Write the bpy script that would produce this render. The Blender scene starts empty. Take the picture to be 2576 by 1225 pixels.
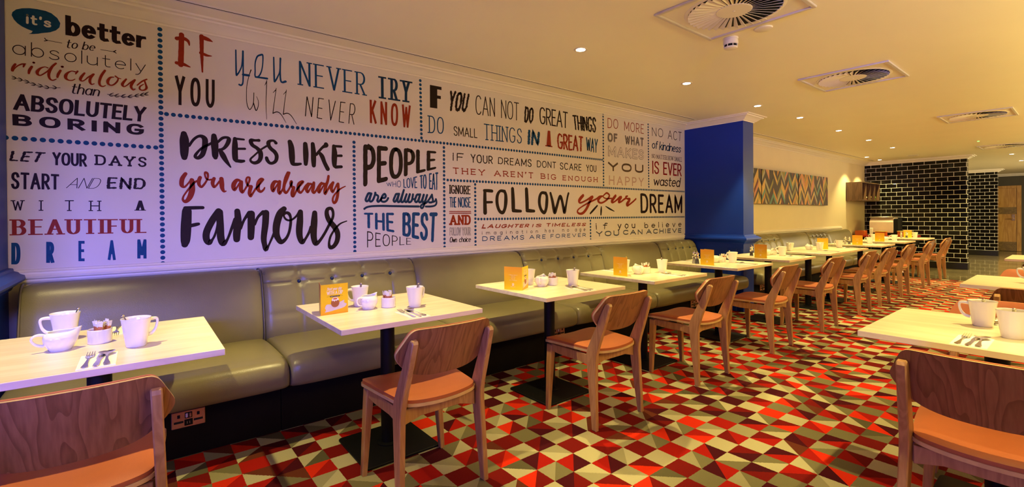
import bpy, math, random
from mathutils import Vector, Matrix
random.seed(7)
SC = bpy.context.scene
COL = SC.collection
R = math.radians
PI = math.pi

# ------------------------------------------------------------------ camera
cam_d = bpy.data.cameras.new('camera')
cam = bpy.data.objects.new('camera', cam_d)
COL.objects.link(cam)
SC.camera = cam
YAW, PITCH, ROLL = 0.89738, 0.00609, -0.007576
EYE = 1.2295
cy_, sy_ = math.cos(YAW), math.sin(YAW)
fw = Vector((cy_*math.cos(PITCH), sy_*math.cos(PITCH), -math.sin(PITCH)))
rt = Vector((sy_, -cy_, 0.0))
up = rt.cross(fw)
rt2 = rt*math.cos(ROLL) + up*math.sin(ROLL)
up2 = -rt*math.sin(ROLL) + up*math.cos(ROLL)
cam.matrix_world = Matrix(((rt2.x, up2.x, -fw.x, 0.0), (rt2.y, up2.y, -fw.y, 0.0),
                           (rt2.z, up2.z, -fw.z, EYE), (0, 0, 0, 1)))
cam_d.sensor_fit = 'HORIZONTAL'
cam_d.sensor_width = 36.0
cam_d.lens = 1173.56/2576*36.0
cam_d.shift_y = (552.6-612.5)/2576
cam_d.clip_start = 0.05
cam_d.clip_end = 100

# ------------------------------------------------------------------ exposure, world, large lights
SC.view_settings.view_transform = 'Standard'
SC.view_settings.look = 'None'
SC.view_settings.gamma = 1.0
SC.view_settings.use_curve_mapping = False
SC.view_settings.exposure = 0.45
SC.cycles.use_denoising = True
SC.cycles.max_bounces = 8
SC.cycles.diffuse_bounces = 5
SC.cycles.sample_clamp_indirect = 6.0

WORLD_RGB, WORLD_W = (1.0, 0.70, 0.26), 0.03
w_ = bpy.data.worlds.new('dining_room_ambience')
SC.world = w_
w_.use_nodes = True
w_.node_tree.nodes['Background'].inputs[0].default_value = (*WORLD_RGB, 1)
w_.node_tree.nodes['Background'].inputs[1].default_value = WORLD_W

def area(name, loc, target, sx, sy, power, rgb):
    d = bpy.data.lights.new(name, 'AREA')
    d.shape = 'RECTANGLE'; d.size = sx; d.size_y = sy
    d.energy = power; d.color = rgb
    o = bpy.data.objects.new(name, d); COL.objects.link(o)
    o.location = loc
    o.rotation_euler = (Vector(target)-Vector(loc)).to_track_quat('-Z', 'Y').to_euler()
    return o
# added lamp standing in for an unseen blue source behind the camera
area('rear_blue_light', (-1.4, -2.6, 1.95), (-1.0, 3.0, 1.0), 2.2, 0.4, 380, (0.12, 0.14, 1.0))
# added warm fill facing up, brightens the ceiling in place of room bounce
area('ceiling_fill', (6.0, -1.9, 1.85), (6.0, -1.9, 2.5), 15.0, 2.2, 820, (1.0, 0.80, 0.27))
# second blue fill, added on the left to tint the table edges
area('side_blue_fill', (-2.9, 0.5, 1.05), (3.0, 0.9, 0.85), 1.2, 0.4, 42, (0.22, 0.18, 1.0))
# bright lobby beyond the tiled piers
area('lobby_daylight', (17.5, -1.0, 2.3), (17.5, 1.6, 0.4), 4.0, 1.5, 260, (1.0, 0.80, 0.45))

SPOT_RGB = (1.0, 0.82, 0.31)
SPOT_W = 138.0

# ------------------------------------------------------------------ materials
def nt(name):
    m = bpy.data.materials.new(name); m.use_nodes = True
    return m, m.node_tree, m.node_tree.nodes['Principled BSDF']

def mat(name, rgb, rough=0.5, metal=0.0, coat=0.0, spec=0.5, var=0.0, scale=8.0, bump=0.0, bscale=200.0, emit=None, estr=0.0, trans=0.0, stretch=(1, 1, 1), coat_rough=0.1):
    m, t, b = nt(name)
    b.inputs['Base Color'].default_value = (*rgb, 1)
    b.inputs['Roughness'].default_value = rough
    b.inputs['Metallic'].default_value = metal
    b.inputs['Coat Weight'].default_value = coat
    b.inputs['Coat Roughness'].default_value = coat_rough
    b.inputs['Specular IOR Level'].default_value = spec
    if trans: b.inputs['Transmission Weight'].default_value = trans
    if emit:
        b.inputs['Emission Color'].default_value = (*emit, 1); b.inputs['Emission Strength'].default_value = estr
    tc = t.nodes.new('ShaderNodeTexCoord')
    mp = t.nodes.new('ShaderNodeMapping'); mp.inputs['Scale'].default_value = stretch
    t.links.new(tc.outputs['Object'], mp.inputs['Vector'])
    n = t.nodes.new('ShaderNodeTexNoise'); n.inputs['Scale'].default_value = scale; n.inputs['Detail'].default_value = 4
    t.links.new(mp.outputs[0], n.inputs['Vector'])
    r = t.nodes.new('ShaderNodeValToRGB')
    r.color_ramp.elements[0].position = 0.3; r.color_ramp.elements[1].position = 0.7
    r.color_ramp.elements[0].color = (*[max(0, c*(1-var)) for c in rgb], 1)
    r.color_ramp.elements[1].color = (*[min(1, c*(1+var)) for c in rgb], 1)
    t.links.new(n.outputs[0], r.inputs[0]); t.links.new(r.outputs[0], b.inputs['Base Color'])
    if bump:
        n2 = t.nodes.new('ShaderNodeTexNoise'); n2.inputs['Scale'].default_value = bscale; n2.inputs['Detail'].default_value = 2
        t.links.new(mp.outputs[0], n2.inputs['Vector'])
        bp = t.nodes.new('ShaderNodeBump'); bp.inputs['Strength'].default_value = bump; bp.inputs['Distance'].default_value = 0.002
        t.links.new(n2.outputs[0], bp.inputs['Height']); t.links.new(bp.outputs[0], b.inputs['Normal'])
    return m

def wood(name, dark, light, axis, rough=0.4, rings=14.0, distort=5.0, fine=0.25, coat=0.15, noise=(1.3, 9.0)):
    """streaky grain running along AXIS (0,1,2) with soft cathedral figure"""
    m, t, b = nt(name)
    tc = t.nodes.new('ShaderNodeTexCoord'); oi = t.nodes.new('ShaderNodeObjectInfo')
    mp = t.nodes.new('ShaderNodeMapping')
    s = [rings, rings, rings]; s[axis] = rings*0.13
    mp.inputs['Scale'].default_value = s
    ad = t.nodes.new('ShaderNodeVectorMath'); ad.operation = 'ADD'
    ml = t.nodes.new('ShaderNodeMath'); ml.operation = 'MULTIPLY'; ml.inputs[1].default_value = 13.0
    t.links.new(oi.outputs['Random'], ml.inputs[0])
    t.links.new(tc.outputs['Object'], mp.inputs['Vector'])
    t.links.new(mp.outputs[0], ad.inputs[0]); t.links.new(ml.outputs[0], ad.inputs[1])
    n = t.nodes.new('ShaderNodeTexNoise'); n.inputs['Scale'].default_value = noise[0]; n.inputs['Detail'].default_value = 3
    n.inputs['Distortion'].default_value = 0.6
    t.links.new(ad.outputs[0], n.inputs['Vector'])
    mm = t.nodes.new('ShaderNodeMath'); mm.operation = 'MULTIPLY'; mm.inputs[1].default_value = distort
    fr = t.nodes.new('ShaderNodeMath'); fr.operation = 'PINGPONG'; fr.inputs[1].default_value = 0.5
    t.links.new(n.outputs[0], mm.inputs[0]); t.links.new(mm.outputs[0], fr.inputs[0])
    n2 = t.nodes.new('ShaderNodeTexNoise'); n2.inputs['Scale'].default_value = noise[1]; n2.inputs['Detail'].default_value = 4
    t.links.new(ad.outputs[0], n2.inputs['Vector'])
    mx = t.nodes.new('ShaderNodeMath'); mx.operation = 'MULTIPLY_ADD'; mx.inputs[1].default_value = fine
    t.links.new(n2.outputs[0], mx.inputs[0]); t.links.new(fr.outputs[0], mx.inputs[2])
    r = t.nodes.new('ShaderNodeValToRGB')
    r.color_ramp.elements[0].position = 0.12; r.color_ramp.elements[0].color = (*dark, 1)
    r.color_ramp.elements[1].position = 0.62; r.color_ramp.elements[1].color = (*light, 1)
    t.links.new(mx.outputs[0], r.inputs[0]); t.links.new(r.outputs[0], b.inputs['Base Color'])
    b.inputs['Roughness'].default_value = rough
    b.inputs['Coat Weight'].default_value = coat; b.inputs['Coat Roughness'].default_value = 0.2
    return m

M = {}
M['plaster'] = mat('cream_ceiling_paint', (0.86, 0.80, 0.62), 0.42, var=0.015, scale=2.0, spec=0.35)
M['cornice'] = mat('cornice_white_paint', (0.80, 0.74, 0.63), 0.5, var=0.01)
M['wall'] = mat('warm_wall_paint', (0.76, 0.66, 0.44), 0.65, var=0.02, scale=3.0)
M['wall_dark'] = mat('dark_olive_wall_paint', (0.045, 0.038, 0.018), 0.6, var=0.05)
M['blue'] = mat('deep_blue_paint', (0.003, 0.026, 0.27), 0.42, var=0.04, scale=3.0, spec=0.3)
M['paper'] = mat('mural_paper', (0.68, 0.62, 0.56), 0.6, spec=0.2, var=0.015, scale=6.0)
M['ink_k'] = mat('print_black_brown', (0.016, 0.006, 0.005), 0.5, spec=0.15, var=0.15, scale=40)
M['ink_r'] = mat('print_brick_red', (0.27, 0.022, 0.004), 0.5, spec=0.15, var=0.08, scale=40)
M['ink_r2'] = mat('print_crimson', (0.24, 0.008, 0.008), 0.5, spec=0.15, var=0.08, scale=40)
M['ink_b'] = mat('print_blue', (0.004, 0.055, 0.15), 0.5, spec=0.15, var=0.12, scale=40)
M['ink_n'] = mat('print_navy', (0.003, 0.026, 0.07), 0.5, spec=0.15, var=0.12, scale=40)
M['ink_s'] = mat('print_slate', (0.07, 0.085, 0.12), 0.5, spec=0.15, var=0.12, scale=40)
M['ink_g'] = mat('print_grey_brown', (0.10, 0.06, 0.035), 0.5, spec=0.15, var=0.35, scale=60)
M['ink_w'] = mat('print_white', (0.72, 0.68, 0.64), 0.5, spec=0.15, var=0.02)
M['leather'] = mat('taupe_leather', (0.165, 0.138, 0.066), 0.33, var=0.06, scale=5, bump=0.25, bscale=260, spec=0.4)
M['piping'] = mat('leather_piping', (0.10, 0.08, 0.055), 0.4, var=0.05)
M['plinth'] = mat('black_plinth', (0.006, 0.004, 0.003), 0.7, spec=0.1, var=0.1)
M['button'] = mat('navy_button', (0.006, 0.02, 0.06), 0.35, var=0.05)
M['tan_leather'] = mat('tan_orange_leather', (0.42, 0.115, 0.038), 0.38, var=0.05, scale=9, bump=0.15, bscale=300, spec=0.45)
M['beech'] = wood('beech_wood', (0.36, 0.175, 0.062), (0.47, 0.255, 0.098), 2, 0.42, rings=16, distort=5.0, fine=0.2)
M['ply_edge'] = mat('plywood_edge', (0.60, 0.40, 0.17), 0.4, var=0.12, scale=20, coat=0.3)
M['oak'] = wood('pale_oak_laminate', (0.66, 0.53, 0.34), (0.78, 0.67, 0.47), 0, 0.30, rings=12, distort=2.2, fine=0.55, coat=0.1, noise=(1.2, 3.5))
M['black_metal'] = mat('black_powder_coat', (0.004, 0.004, 0.004), 0.5, spec=0.2, var=0.05)
M['china'] = mat('white_china', (0.80, 0.765, 0.69), 0.12, var=0.005, coat=0.5, spec=0.5)
M['steel'] = mat('stainless_steel', (0.72, 0.68, 0.60), 0.16, metal=1.0, var=0.02)
M['napkin'] = mat('white_paper_napkin', (0.84, 0.80, 0.73), 0.8, var=0.015, scale=60, bump=0.3, bscale=500)
M['sachet_w'] = mat('sachet_white_paper', (0.78, 0.73, 0.64), 0.6, var=0.04, scale=60)
M['sachet_o'] = mat('sachet_orange_paper', (0.50, 0.16, 0.05), 0.6, var=0.08, scale=60)
M['sachet_b'] = mat('sachet_brown_paper', (0.20, 0.09, 0.045), 0.6, var=0.08, scale=60)
M['card_w'] = mat('card_white_edge', (0.80, 0.74, 0.62), 0.6, var=0.02)
M['print_w'] = mat('card_print_white', (0.85, 0.70, 0.45), 0.5, var=0.02)
M['print_k'] = mat('card_print_black', (0.02, 0.015, 0.01), 0.5, var=0.05)
M['egg'] = mat('card_print_eggshell', (0.34, 0.10, 0.028), 0.5, var=0.1, scale=30)
M['yolk'] = mat('card_print_yolk', (0.62, 0.16, 0.02), 0.5, var=0.05)
M['plate_print'] = mat('card_print_plate', (0.62, 0.52, 0.50), 0.5, var=0.06, scale=30)
M['glass'] = mat('clear_glass', (0.95, 0.93, 0.88), 0.05, trans=0.9, var=0.0)
M['pepper'] = mat('black_peppercorns', (0.012, 0.008, 0.006), 0.7, var=0.4, scale=300)
M['salt'] = mat('white_salt', (0.80, 0.77, 0.70), 0.8, var=0.05, scale=200)
M['shelf_wood'] = wood('shelf_walnut', (0.09, 0.045, 0.018), (0.15, 0.08, 0.035), 2, 0.45, rings=10, distort=4)
M['door_wood'] = wood('golden_oak_door', (0.34, 0.17, 0.03), (0.46, 0.26, 0.06), 2, 0.4, rings=7, distort=4)
M['door_band'] = wood('dark_oak_band', (0.12, 0.075, 0.018), (0.19, 0.12, 0.03), 0, 0.4, rings=7, distort=4)
M['red_paint'] = mat('red_lacquer', (0.36, 0.016, 0.008), 0.3, var=0.04, coat=0.3)
M['orange_plastic'] = mat('orange_plastic', (0.62, 0.115, 0.012), 0.35, var=0.04)
M['yellow_plastic'] = mat('yellow_rim_plastic', (0.70, 0.40, 0.02), 0.35, var=0.04)
M['brass'] = mat('brass_lock', (0.72, 0.52, 0.20), 0.25, metal=1.0, var=0.03)
M['vent_white'] = mat('vent_white_enamel', (0.76, 0.70, 0.61), 0.45, var=0.01)
M['vent_frame'] = mat('vent_frame_grey', (0.58, 0.53, 0.50), 0.45, var=0.01)
M['void'] = mat('dark_void', (0.004, 0.003, 0.002), 0.9, var=0.1)
M['copper_plate'] = mat('brushed_copper_plate', (0.50, 0.26, 0.17), 0.35, metal=0.7, var=0.06, scale=40)
M['lens'] = mat('lamp_lens', (1, 0.9, 0.7), 0.4, emit=(1.0, 0.86, 0.60), estr=28.0)
M['green_led'] = mat('green_led', (0.1, 0.6, 0.1), 0.4, emit=(0.2, 1.0, 0.15), estr=2.0)
M['tile_base'] = mat('black_tile_skirting', (0.007, 0.006, 0.005), 0.3, var=0.1)
M['acrylic'] = mat('frosted_acrylic', (0.62, 0.48, 0.38), 0.3, var=0.05)
M['steel_dull'] = mat('brushed_appliance_steel', (0.42, 0.36, 0.29), 0.35, metal=0.8, var=0.04)

def veneer_material():
    """rotary-cut veneer: fine vertical streaks with pointed cathedral arches"""
    m, t, b = nt('walnut_veneer')
    N, L = t.nodes.new, t.links.new
    tc = N('ShaderNodeTexCoord'); oi = N('ShaderNodeObjectInfo')
    def scaled(v):
        mp = N('ShaderNodeMapping'); mp.inputs['Scale'].default_value = v; L(tc.outputs['Object'], mp.inputs['Vector'])
        a = N('ShaderNodeVectorMath'); a.operation = 'ADD'; k = N('ShaderNodeMath'); k.operation = 'MULTIPLY'; k.inputs[1].default_value = 17.0
        L(oi.outputs['Random'], k.inputs[0]); L(mp.outputs[0], a.inputs[0]); L(k.outputs[0], a.inputs[1]); return a.outputs[0]
    def noise(v, sc, det=3):
        n = N('ShaderNodeTexNoise'); n.inputs['Scale'].default_value = sc; n.inputs['Detail'].default_value = det; L(scaled(v), n.inputs['Vector']); return n.outputs[0]
    broad = noise((7.0, 2.0, 1.6), 1.0, 2)
    k = N('ShaderNodeMath'); k.operation = 'MULTIPLY'; k.inputs[1].default_value = 15.0; L(broad, k.inputs[0])
    fr = N('ShaderNodeMath'); fr.operation = 'FRACT'; L(k.outputs[0], fr.inputs[0])
    pw = N('ShaderNodeMath'); pw.operation = 'POWER'; pw.inputs[1].default_value = 2.5; L(fr.outputs[0], pw.inputs[0])
    fine = noise((120.0, 30.0, 5.0), 1.0, 3)
    mx = N('ShaderNodeMath'); mx.operation = 'MULTIPLY_ADD'; mx.inputs[1].default_value = -0.55; L(pw.outputs[0], mx.inputs[0]); L(fine, mx.inputs[2])
    r = N('ShaderNodeValToRGB'); r.color_ramp.elements[0].position = 0.05; r.color_ramp.elements[0].color = (0.175, 0.066, 0.024, 1)
    r.color_ramp.elements[1].position = 0.62; r.color_ramp.elements[1].color = (0.29, 0.122, 0.048, 1)
    L(mx.outputs[0], r.inputs[0]); L(r.outputs[0], b.inputs['Base Color'])
    b.inputs['Roughness'].default_value = 0.40; b.inputs['Coat Weight'].default_value = 0.15; b.inputs['Coat Roughness'].default_value = 0.25
    return m
M['veneer'] = veneer_material()

def ramp_card(name, low, mid, high):
    m, t, b = nt(name)
    tc = t.nodes.new('ShaderNodeTexCoord'); sx = t.nodes.new('ShaderNodeSeparateXYZ')
    t.links.new(tc.outputs['Generated'], sx.inputs[0])
    r = t.nodes.new('ShaderNodeValToRGB'); e = r.color_ramp.elements
    e[0].color = (*low, 1); e[1].color = (*high, 1); x = e.new(0.45); x.color = (*mid, 1)
    t.links.new(sx.outputs['Z'], r.inputs[0]); t.links.new(r.outputs[0], b.inputs['Base Color'])
    b.inputs['Roughness'].default_value = 0.4
    return m
M['card_front'] = ramp_card('card_print_yellow', (0.80, 0.36, 0.010), (0.86, 0.57, 0.008), (0.84, 0.52, 0.010))
M['card_back'] = ramp_card('card_print_orange', (0.86, 0.56, 0.006), (0.84, 0.48, 0.010), (0.80, 0.32, 0.020))

def tile_material():
    m, t, b = nt('black_metro_tiles')
    g = t.nodes.new('ShaderNodeNewGeometry'); s = t.nodes.new('ShaderNodeSeparateXYZ'); c = t.nodes.new('ShaderNodeCombineXYZ')
    t.links.new(g.outputs['Position'], s.inputs[0])
    ax = t.nodes.new('ShaderNodeMath'); ax.operation = 'ADD'
    t.links.new(s.outputs['X'], ax.inputs[0]); t.links.new(s.outputs['Y'], ax.inputs[1])
    oy = t.nodes.new('ShaderNodeMath'); oy.operation = 'SUBTRACT'; oy.inputs[1].default_value = 14.1+1.873
    oz = t.nodes.new('ShaderNodeMath'); oz.operation = 'SUBTRACT'; oz.inputs[1].default_value = 0.05
    t.links.new(ax.outputs[0], oy.inputs[0]); t.links.new(s.outputs['Z'], oz.inputs[0])
    t.links.new(oy.outputs[0], c.inputs['X']); t.links.new(oz.outputs[0], c.inputs['Y'])
    k = t.nodes.new('ShaderNodeTexBrick')
    k.offset = 0.5; k.offset_frequency = 2
    k.inputs['Scale'].default_value = 1.0; k.inputs['Mortar Size'].default_value = 0.0030; k.inputs['Mortar Smooth'].default_value = 0.1
    k.inputs['Brick Width'].default_value = 0.2; k.inputs['Row Height'].default_value = 0.1
    k.inputs['Color1'].default_value = (0.004, 0.0035, 0.003, 1); k.inputs['Color2'].default_value = (0.006, 0.005, 0.004, 1)
    k.inputs['Mortar'].default_value = (0.92, 0.88, 0.78, 1)
    t.links.new(c.outputs[0], k.inputs['Vector']); t.links.new(k.outputs['Color'], b.inputs['Base Color'])
    mr = t.nodes.new('ShaderNodeMath'); mr.operation = 'MULTIPLY_ADD'; mr.inputs[1].default_value = 0.6; mr.inputs[2].default_value = 0.10
    t.links.new(k.outputs['Fac'], mr.inputs[0]); t.links.new(mr.outputs[0], b.inputs['Roughness'])
    b.inputs['Specular IOR Level'].default_value = 0.22
    k2 = t.nodes.new('ShaderNodeTexBrick'); k2.offset = 0.5; k2.offset_frequency = 2
    for n_, v_ in (('Scale', 1.0), ('Mortar Size', 0.012), ('Mortar Smooth', 1.0), ('Brick Width', 0.2), ('Row Height', 0.1)):
        k2.inputs[n_].default_value = v_
    t.links.new(c.outputs[0], k2.inputs['Vector'])
    bp = t.nodes.new('ShaderNodeBump'); bp.invert = True; bp.inputs['Strength'].default_value = 0.6; bp.inputs['Distance'].default_value = 0.006
    t.links.new(k2.outputs['Fac'], bp.inputs['Height']); t.links.new(bp.outputs[0], b.inputs['Normal'])
    return m
M['tiles'] = tile_material()

def carpet_material():
    """12.5 cm squares, alternately red and tan, each cut by a diagonal into two yarn tones"""
    m, t, b = nt('red_tan_geometric_carpet')
    N, L = t.nodes.new, t.links.new
    def math_(op, a, c=None, d=None):
        n = N('ShaderNodeMath'); n.operation = op
        for i, v in enumerate((a, c, d)):
            if v is None: continue
            if isinstance(v, (int, float)): n.inputs[i].default_value = v
            else: L(v, n.inputs[i])
        return n.outputs[0]
    g = N('ShaderNodeNewGeometry'); s = N('ShaderNodeSeparateXYZ'); L(g.outputs['Position'], s.inputs[0])
    jn = N('ShaderNodeTexNoise'); jn.inputs['Scale'].default_value = 110.0; L(g.outputs['Position'], jn.inputs['Vector'])
    jit = math_('MULTIPLY', math_('SUBTRACT', jn.outputs[0], 0.5), 0.05)
    gx = math_('ADD', math_('DIVIDE', math_('SUBTRACT', s.outputs['X'], 1.8705), 0.1247), jit)
    gy = math_('ADD', math_('DIVIDE', math_('SUBTRACT', s.outputs['Y'], 2.0685), 0.1247), jit)
    fx, fy = math_('FLOOR', gx), math_('FLOOR', gy)
    u, v = math_('FRACT', gx), math_('FRACT', gy)
    par = math_('PINGPONG', math_('ADD', fx, fy), 1.0)                 # 0 red, 1 tan
    cb = N('ShaderNodeCombineXYZ'); L(fx, cb.inputs[0]); L(fy, cb.inputs[1])
    def rnd(off):
        a = N('ShaderNodeVectorMath'); a.operation = 'ADD'; a.inputs[1].default_value = (off, off*1.7, off*0.3)
        L(cb.outputs[0], a.inputs[0])
        w = N('ShaderNodeTexWhiteNoise'); w.noise_dimensions = '3D'; L(a.outputs[0], w.inputs['Vector'])
        return w.outputs['Value']
    d1 = math_('GREATER_THAN', u, v)
    d2 = math_('GREATER_THAN', math_('ADD', u, v), 1.0)
    pick = math_('GREATER_THAN', rnd(3.3), 0.5)
    half = math_('ADD', math_('MULTIPLY', d1, pick), math_('MULTIPLY', d2, math_('SUBTRACT', 1.0, pick)))
    def tone(stops, rr):
        r = N('ShaderNodeValToRGB'); r.color_ramp.interpolation = 'CONSTANT'
        e = r.color_ramp.elements
        e[0].position = 0.0; e[0].color = (*stops[0][1], 1)
        e[1].position = stops[1][0]; e[1].color = (*stops[1][1], 1)
        for p_, c_ in stops[2:]:
            x = e.new(p_); x.color = (*c_, 1)
        L(rr, r.inputs[0]); return r.outputs[0]
    bright, red, dark, maroon, rust = (0.62, 0.024, 0.004), (0.33, 0.008, 0.003), (0.15, 0.005, 0.003), (0.055, 0.003, 0.006), (0.115, 0.026, 0.010)
    tan, tan2, olive, olive2 = (0.42, 0.38, 0.21), (0.29, 0.26, 0.135), (0.16, 0.14, 0.065), (0.095, 0.082, 0.038)
    rA = tone([(0, bright), (0.34, red), (0.66, dark), (0.86, maroon)], rnd(11.1))
    rB = tone([(0, dark), (0.28, red), (0.50, maroon), (0.74, dark), (0.90, bright)], rnd(23.7))
    tA = tone([(0, tan), (0.45, tan2), (0.75, olive)], rnd(37.9))
    tB = tone([(0, olive), (0.30, tan2), (0.52, tan), (0.76, olive2), (0.90, rust)], rnd(51.3))
    def mix(f, a, c):
        n = N('ShaderNodeMix'); n.data_type = 'RGBA'
        L(f, n.inputs['Factor']); L(a, n.inputs['A']); L(c, n.inputs['B']); return n.outputs['Result']
    colr = mix(par, mix(half, rA, rB), mix(half, tA, tB))
    fn = N('ShaderNodeTexNoise'); fn.inputs['Scale'].default_value = 420.0; fn.inputs['Detail'].default_value = 2; L(g.outputs['Position'], fn.inputs['Vector'])
    fr = N('ShaderNodeMapRange'); fr.inputs['To Min'].default_value = 0.72; fr.inputs['To Max'].default_value = 1.28; L(fn.outputs[0], fr.inputs['Value'])
    vm = N('ShaderNodeVectorMath'); vm.operation = 'SCALE'; L(colr, vm.inputs[0]); L(fr.outputs[0], vm.inputs['Scale'])
    L(vm.outputs[0], b.inputs['Base Color'])
    b.inputs['Roughness'].default_value = 0.95; b.inputs['Specular IOR Level'].default_value = 0.1
    bp = N('ShaderNodeBump'); bp.inputs['Strength'].default_value = 0.5; bp.inputs['Distance'].default_value = 0.003
    L(fn.outputs[0], bp.inputs['Height']); L(bp.outputs[0], b.inputs['Normal'])
    return m
M['carpet'] = carpet_material()

def plank_material():
    m, t, b = nt('grey_oak_plank_floor')
    g = t.nodes.new('ShaderNodeNewGeometry'); mp = t.nodes.new('ShaderNodeMapping')
    mp.inputs['Scale'].default_value = (9.0, 0.8, 1.0)
    t.links.new(g.outputs['Position'], mp.inputs['Vector'])
    n = t.nodes.new('ShaderNodeTexNoise'); n.inputs['Scale'].default_value = 1.6; n.inputs['Detail'].default_value = 5
    t.links.new(mp.outputs[0], n.inputs['Vector'])
    r = t.nodes.new('ShaderNodeValToRGB'); r.color_ramp.elements[0].position = 0.3; r.color_ramp.elements[1].position = 0.72
    r.color_ramp.elements[0].color = (0.085, 0.065, 0.032, 1); r.color_ramp.elements[1].color = (0.27, 0.22, 0.12, 1)
    t.links.new(n.outputs[0], r.inputs[0]); t.links.new(r.outputs[0], b.inputs['Base Color'])
    b.inputs['Roughness'].default_value = 0.16; b.inputs['Coat Weight'].default_value = 0.4
    return m
M['planks'] = plank_material()
# ------------------------------------------------------------------ mesh tools
class MB:
    """collects geometry for ONE mesh object"""
    def __init__(s): s.v, s.f, s.m, s.sm = [], [], [], []
    def add(s, verts, faces, mi=0, smooth=False):
        o = len(s.v); s.v += [tuple(p) for p in verts]
        for f in faces: s.f.append([i+o for i in f]); s.m.append(mi); s.sm.append(smooth)
        return s
    def box(s, x0, x1, y0, y1, z0, z1, b=0.0, mi=0):
        if b <= 0:
            v = [(x, y, z) for z in (z0, z1) for x, y in ((x0, y0), (x1, y0), (x1, y1), (x0, y1))]
            return s.add(v, [(3, 2, 1, 0), (4, 5, 6, 7), (0, 1, 5, 4), (1, 2, 6, 5), (2, 3, 7, 6), (3, 0, 4, 7)], mi)
        rings = []
        for z, i in ((z0, b), (z0+b, 0), (z1-b, 0), (z1, b)):
            a, c, d, e = x0+i, x1-i, y0+i, y1-i; k = b if i == 0 else b*0.5
            rings.append([(a+k, d, z), (c-k, d, z), (c, d+k, z), (c, e-k, z), (c-k, e, z), (a+k, e, z), (a, e-k, z), (a, d+k, z)])
        return s.loft(rings, True, True, mi)
    def loft(s, rings, cap0=True, cap1=True, mi=0, smooth=False, closed=True):
        n = len(rings[0]); v = [p for r in rings for p in r]; f = []
        for k in range(len(rings)-1):
            for i in range(n if closed else n-1):
                j = (i+1) % n
                f.append((k*n+i, k*n+j, (k+1)*n+j, (k+1)*n+i))
        if cap0: f.append(tuple(reversed(range(n))))
        if cap1: f.append(tuple((len(rings)-1)*n+i for i in range(n)))
        return s.add(v, f, mi, smooth)
    def lathe(s, prof, cx=0, cy=0, cz=0, n=28, mi=0, smooth=True, cap0=False, cap1=False, sx=1.0):
        rings = [[(cx+sx*r*math.cos(2*PI*i/n), cy+r*math.sin(2*PI*i/n), cz+z) for i in range(n)] for r, z in prof]
        return s.loft(rings, cap0, cap1, mi, smooth)
    def prism(s, poly, fn, t0, t1, mi=0, bev=0.0):
        """poly: 2D outline; fn(a,b,t) -> xyz; extruded from t0 to t1, optional bevel"""
        if bev <= 0:
            return s.loft([[fn(a, b, t) for a, b in poly] for t in (t0, t1)], True, True, mi)
        ca = sum(a for a, b in poly)/len(poly); cb = sum(b for a, b in poly)/len(poly)
        ins = inset(poly, bev)
        return s.loft([[fn(a, b, t0) for a, b in ins], [fn(a, b, t0+bev) for a, b in poly], [fn(a, b, t1-bev) for a, b in poly], [fn(a, b, t1) for a, b in ins]], True, True, mi)
    def tube(s, pts, rad, n=8, mi=0, caps=True, flat=1.0):
        """round bar along a polyline; RAD a number or a list"""
        P = [Vector(p) for p in pts]; rings = []; nrm = None
        for i, p in enumerate(P):
            d = (P[min(i+1, len(P)-1)]-P[max(i-1, 0)]).normalized()
            if nrm is None:
                nrm = d.orthogonal().normalized() if abs(d.z) > 0.9 else Vector((0, 0, 1)).cross(d).normalized()
            nrm = (nrm-d*nrm.dot(d)).normalized(); bn = d.cross(nrm)
            r = rad[i] if isinstance(rad, (list, tuple)) else rad
            rings.append([tuple(p+nrm*r*math.cos(2*PI*k/n)+bn*r*flat*math.sin(2*PI*k/n)) for k in range(n)])
        return s.loft(rings, caps, caps, mi, True)
    def build(s, name, mats, parent=None, angle=38):
        me = bpy.data.meshes.new(name)
        me.from_pydata(s.v, [], s.f)
        for m_ in (mats if isinstance(mats, (list, tuple)) else [mats]): me.materials.append(m_)
        me.polygons.foreach_set('material_index', s.m)
        me.polygons.foreach_set('use_smooth', [angle is not None]*len(s.f))
        me.update()
        if angle is not None: me.set_sharp_from_angle(angle=R(angle))
        o = bpy.data.objects.new(name, me); COL.objects.link(o)
        if parent: o.parent = parent
        return o

def inset(poly, d):
    n = len(poly); out = []
    area2 = sum(poly[i][0]*poly[(i+1) % n][1]-poly[(i+1) % n][0]*poly[i][1] for i in range(n))
    sg = 1 if area2 > 0 else -1
    for i in range(n):
        p0, p1, p2 = Vector(poly[i-1]), Vector(poly[i]), Vector(poly[(i+1) % n])
        e1, e2 = (p1-p0), (p2-p1)
        if e1.length < 1e-9 or e2.length < 1e-9: out.append(tuple(p1)); continue
        n1 = Vector((-e1.y, e1.x)).normalized()*sg; n2 = Vector((-e2.y, e2.x)).normalized()*sg
        m_ = n1+n2
        if m_.length < 1e-6: out.append(tuple(p1)); continue
        m_.normalize(); k = d/max(0.5, m_.dot(n1))
        q = p1+m_*k; out.append((q.x, q.y))
    return out

def crom(P, n=5):
    """Catmull-Rom through points of any dimension"""
    if len(P) < 3: return [tuple(p) for p in P]
    out = []
    for i in range(len(P)-1):
        a, b, c, d = P[max(i-1, 0)], P[i], P[i+1], P[min(i+2, len(P)-1)]
        for k in range(n):
            t = k/n
            out.append(tuple(0.5*((2*q1)+(-q0+q2)*t+(2*q0-5*q1+4*q2-q3)*t*t+(-q0+3*q1-3*q2+q3)*t**3) for q0, q1, q2, q3 in zip(a, b, c, d)))
    out.append(tuple(P[-1])); return out

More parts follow.
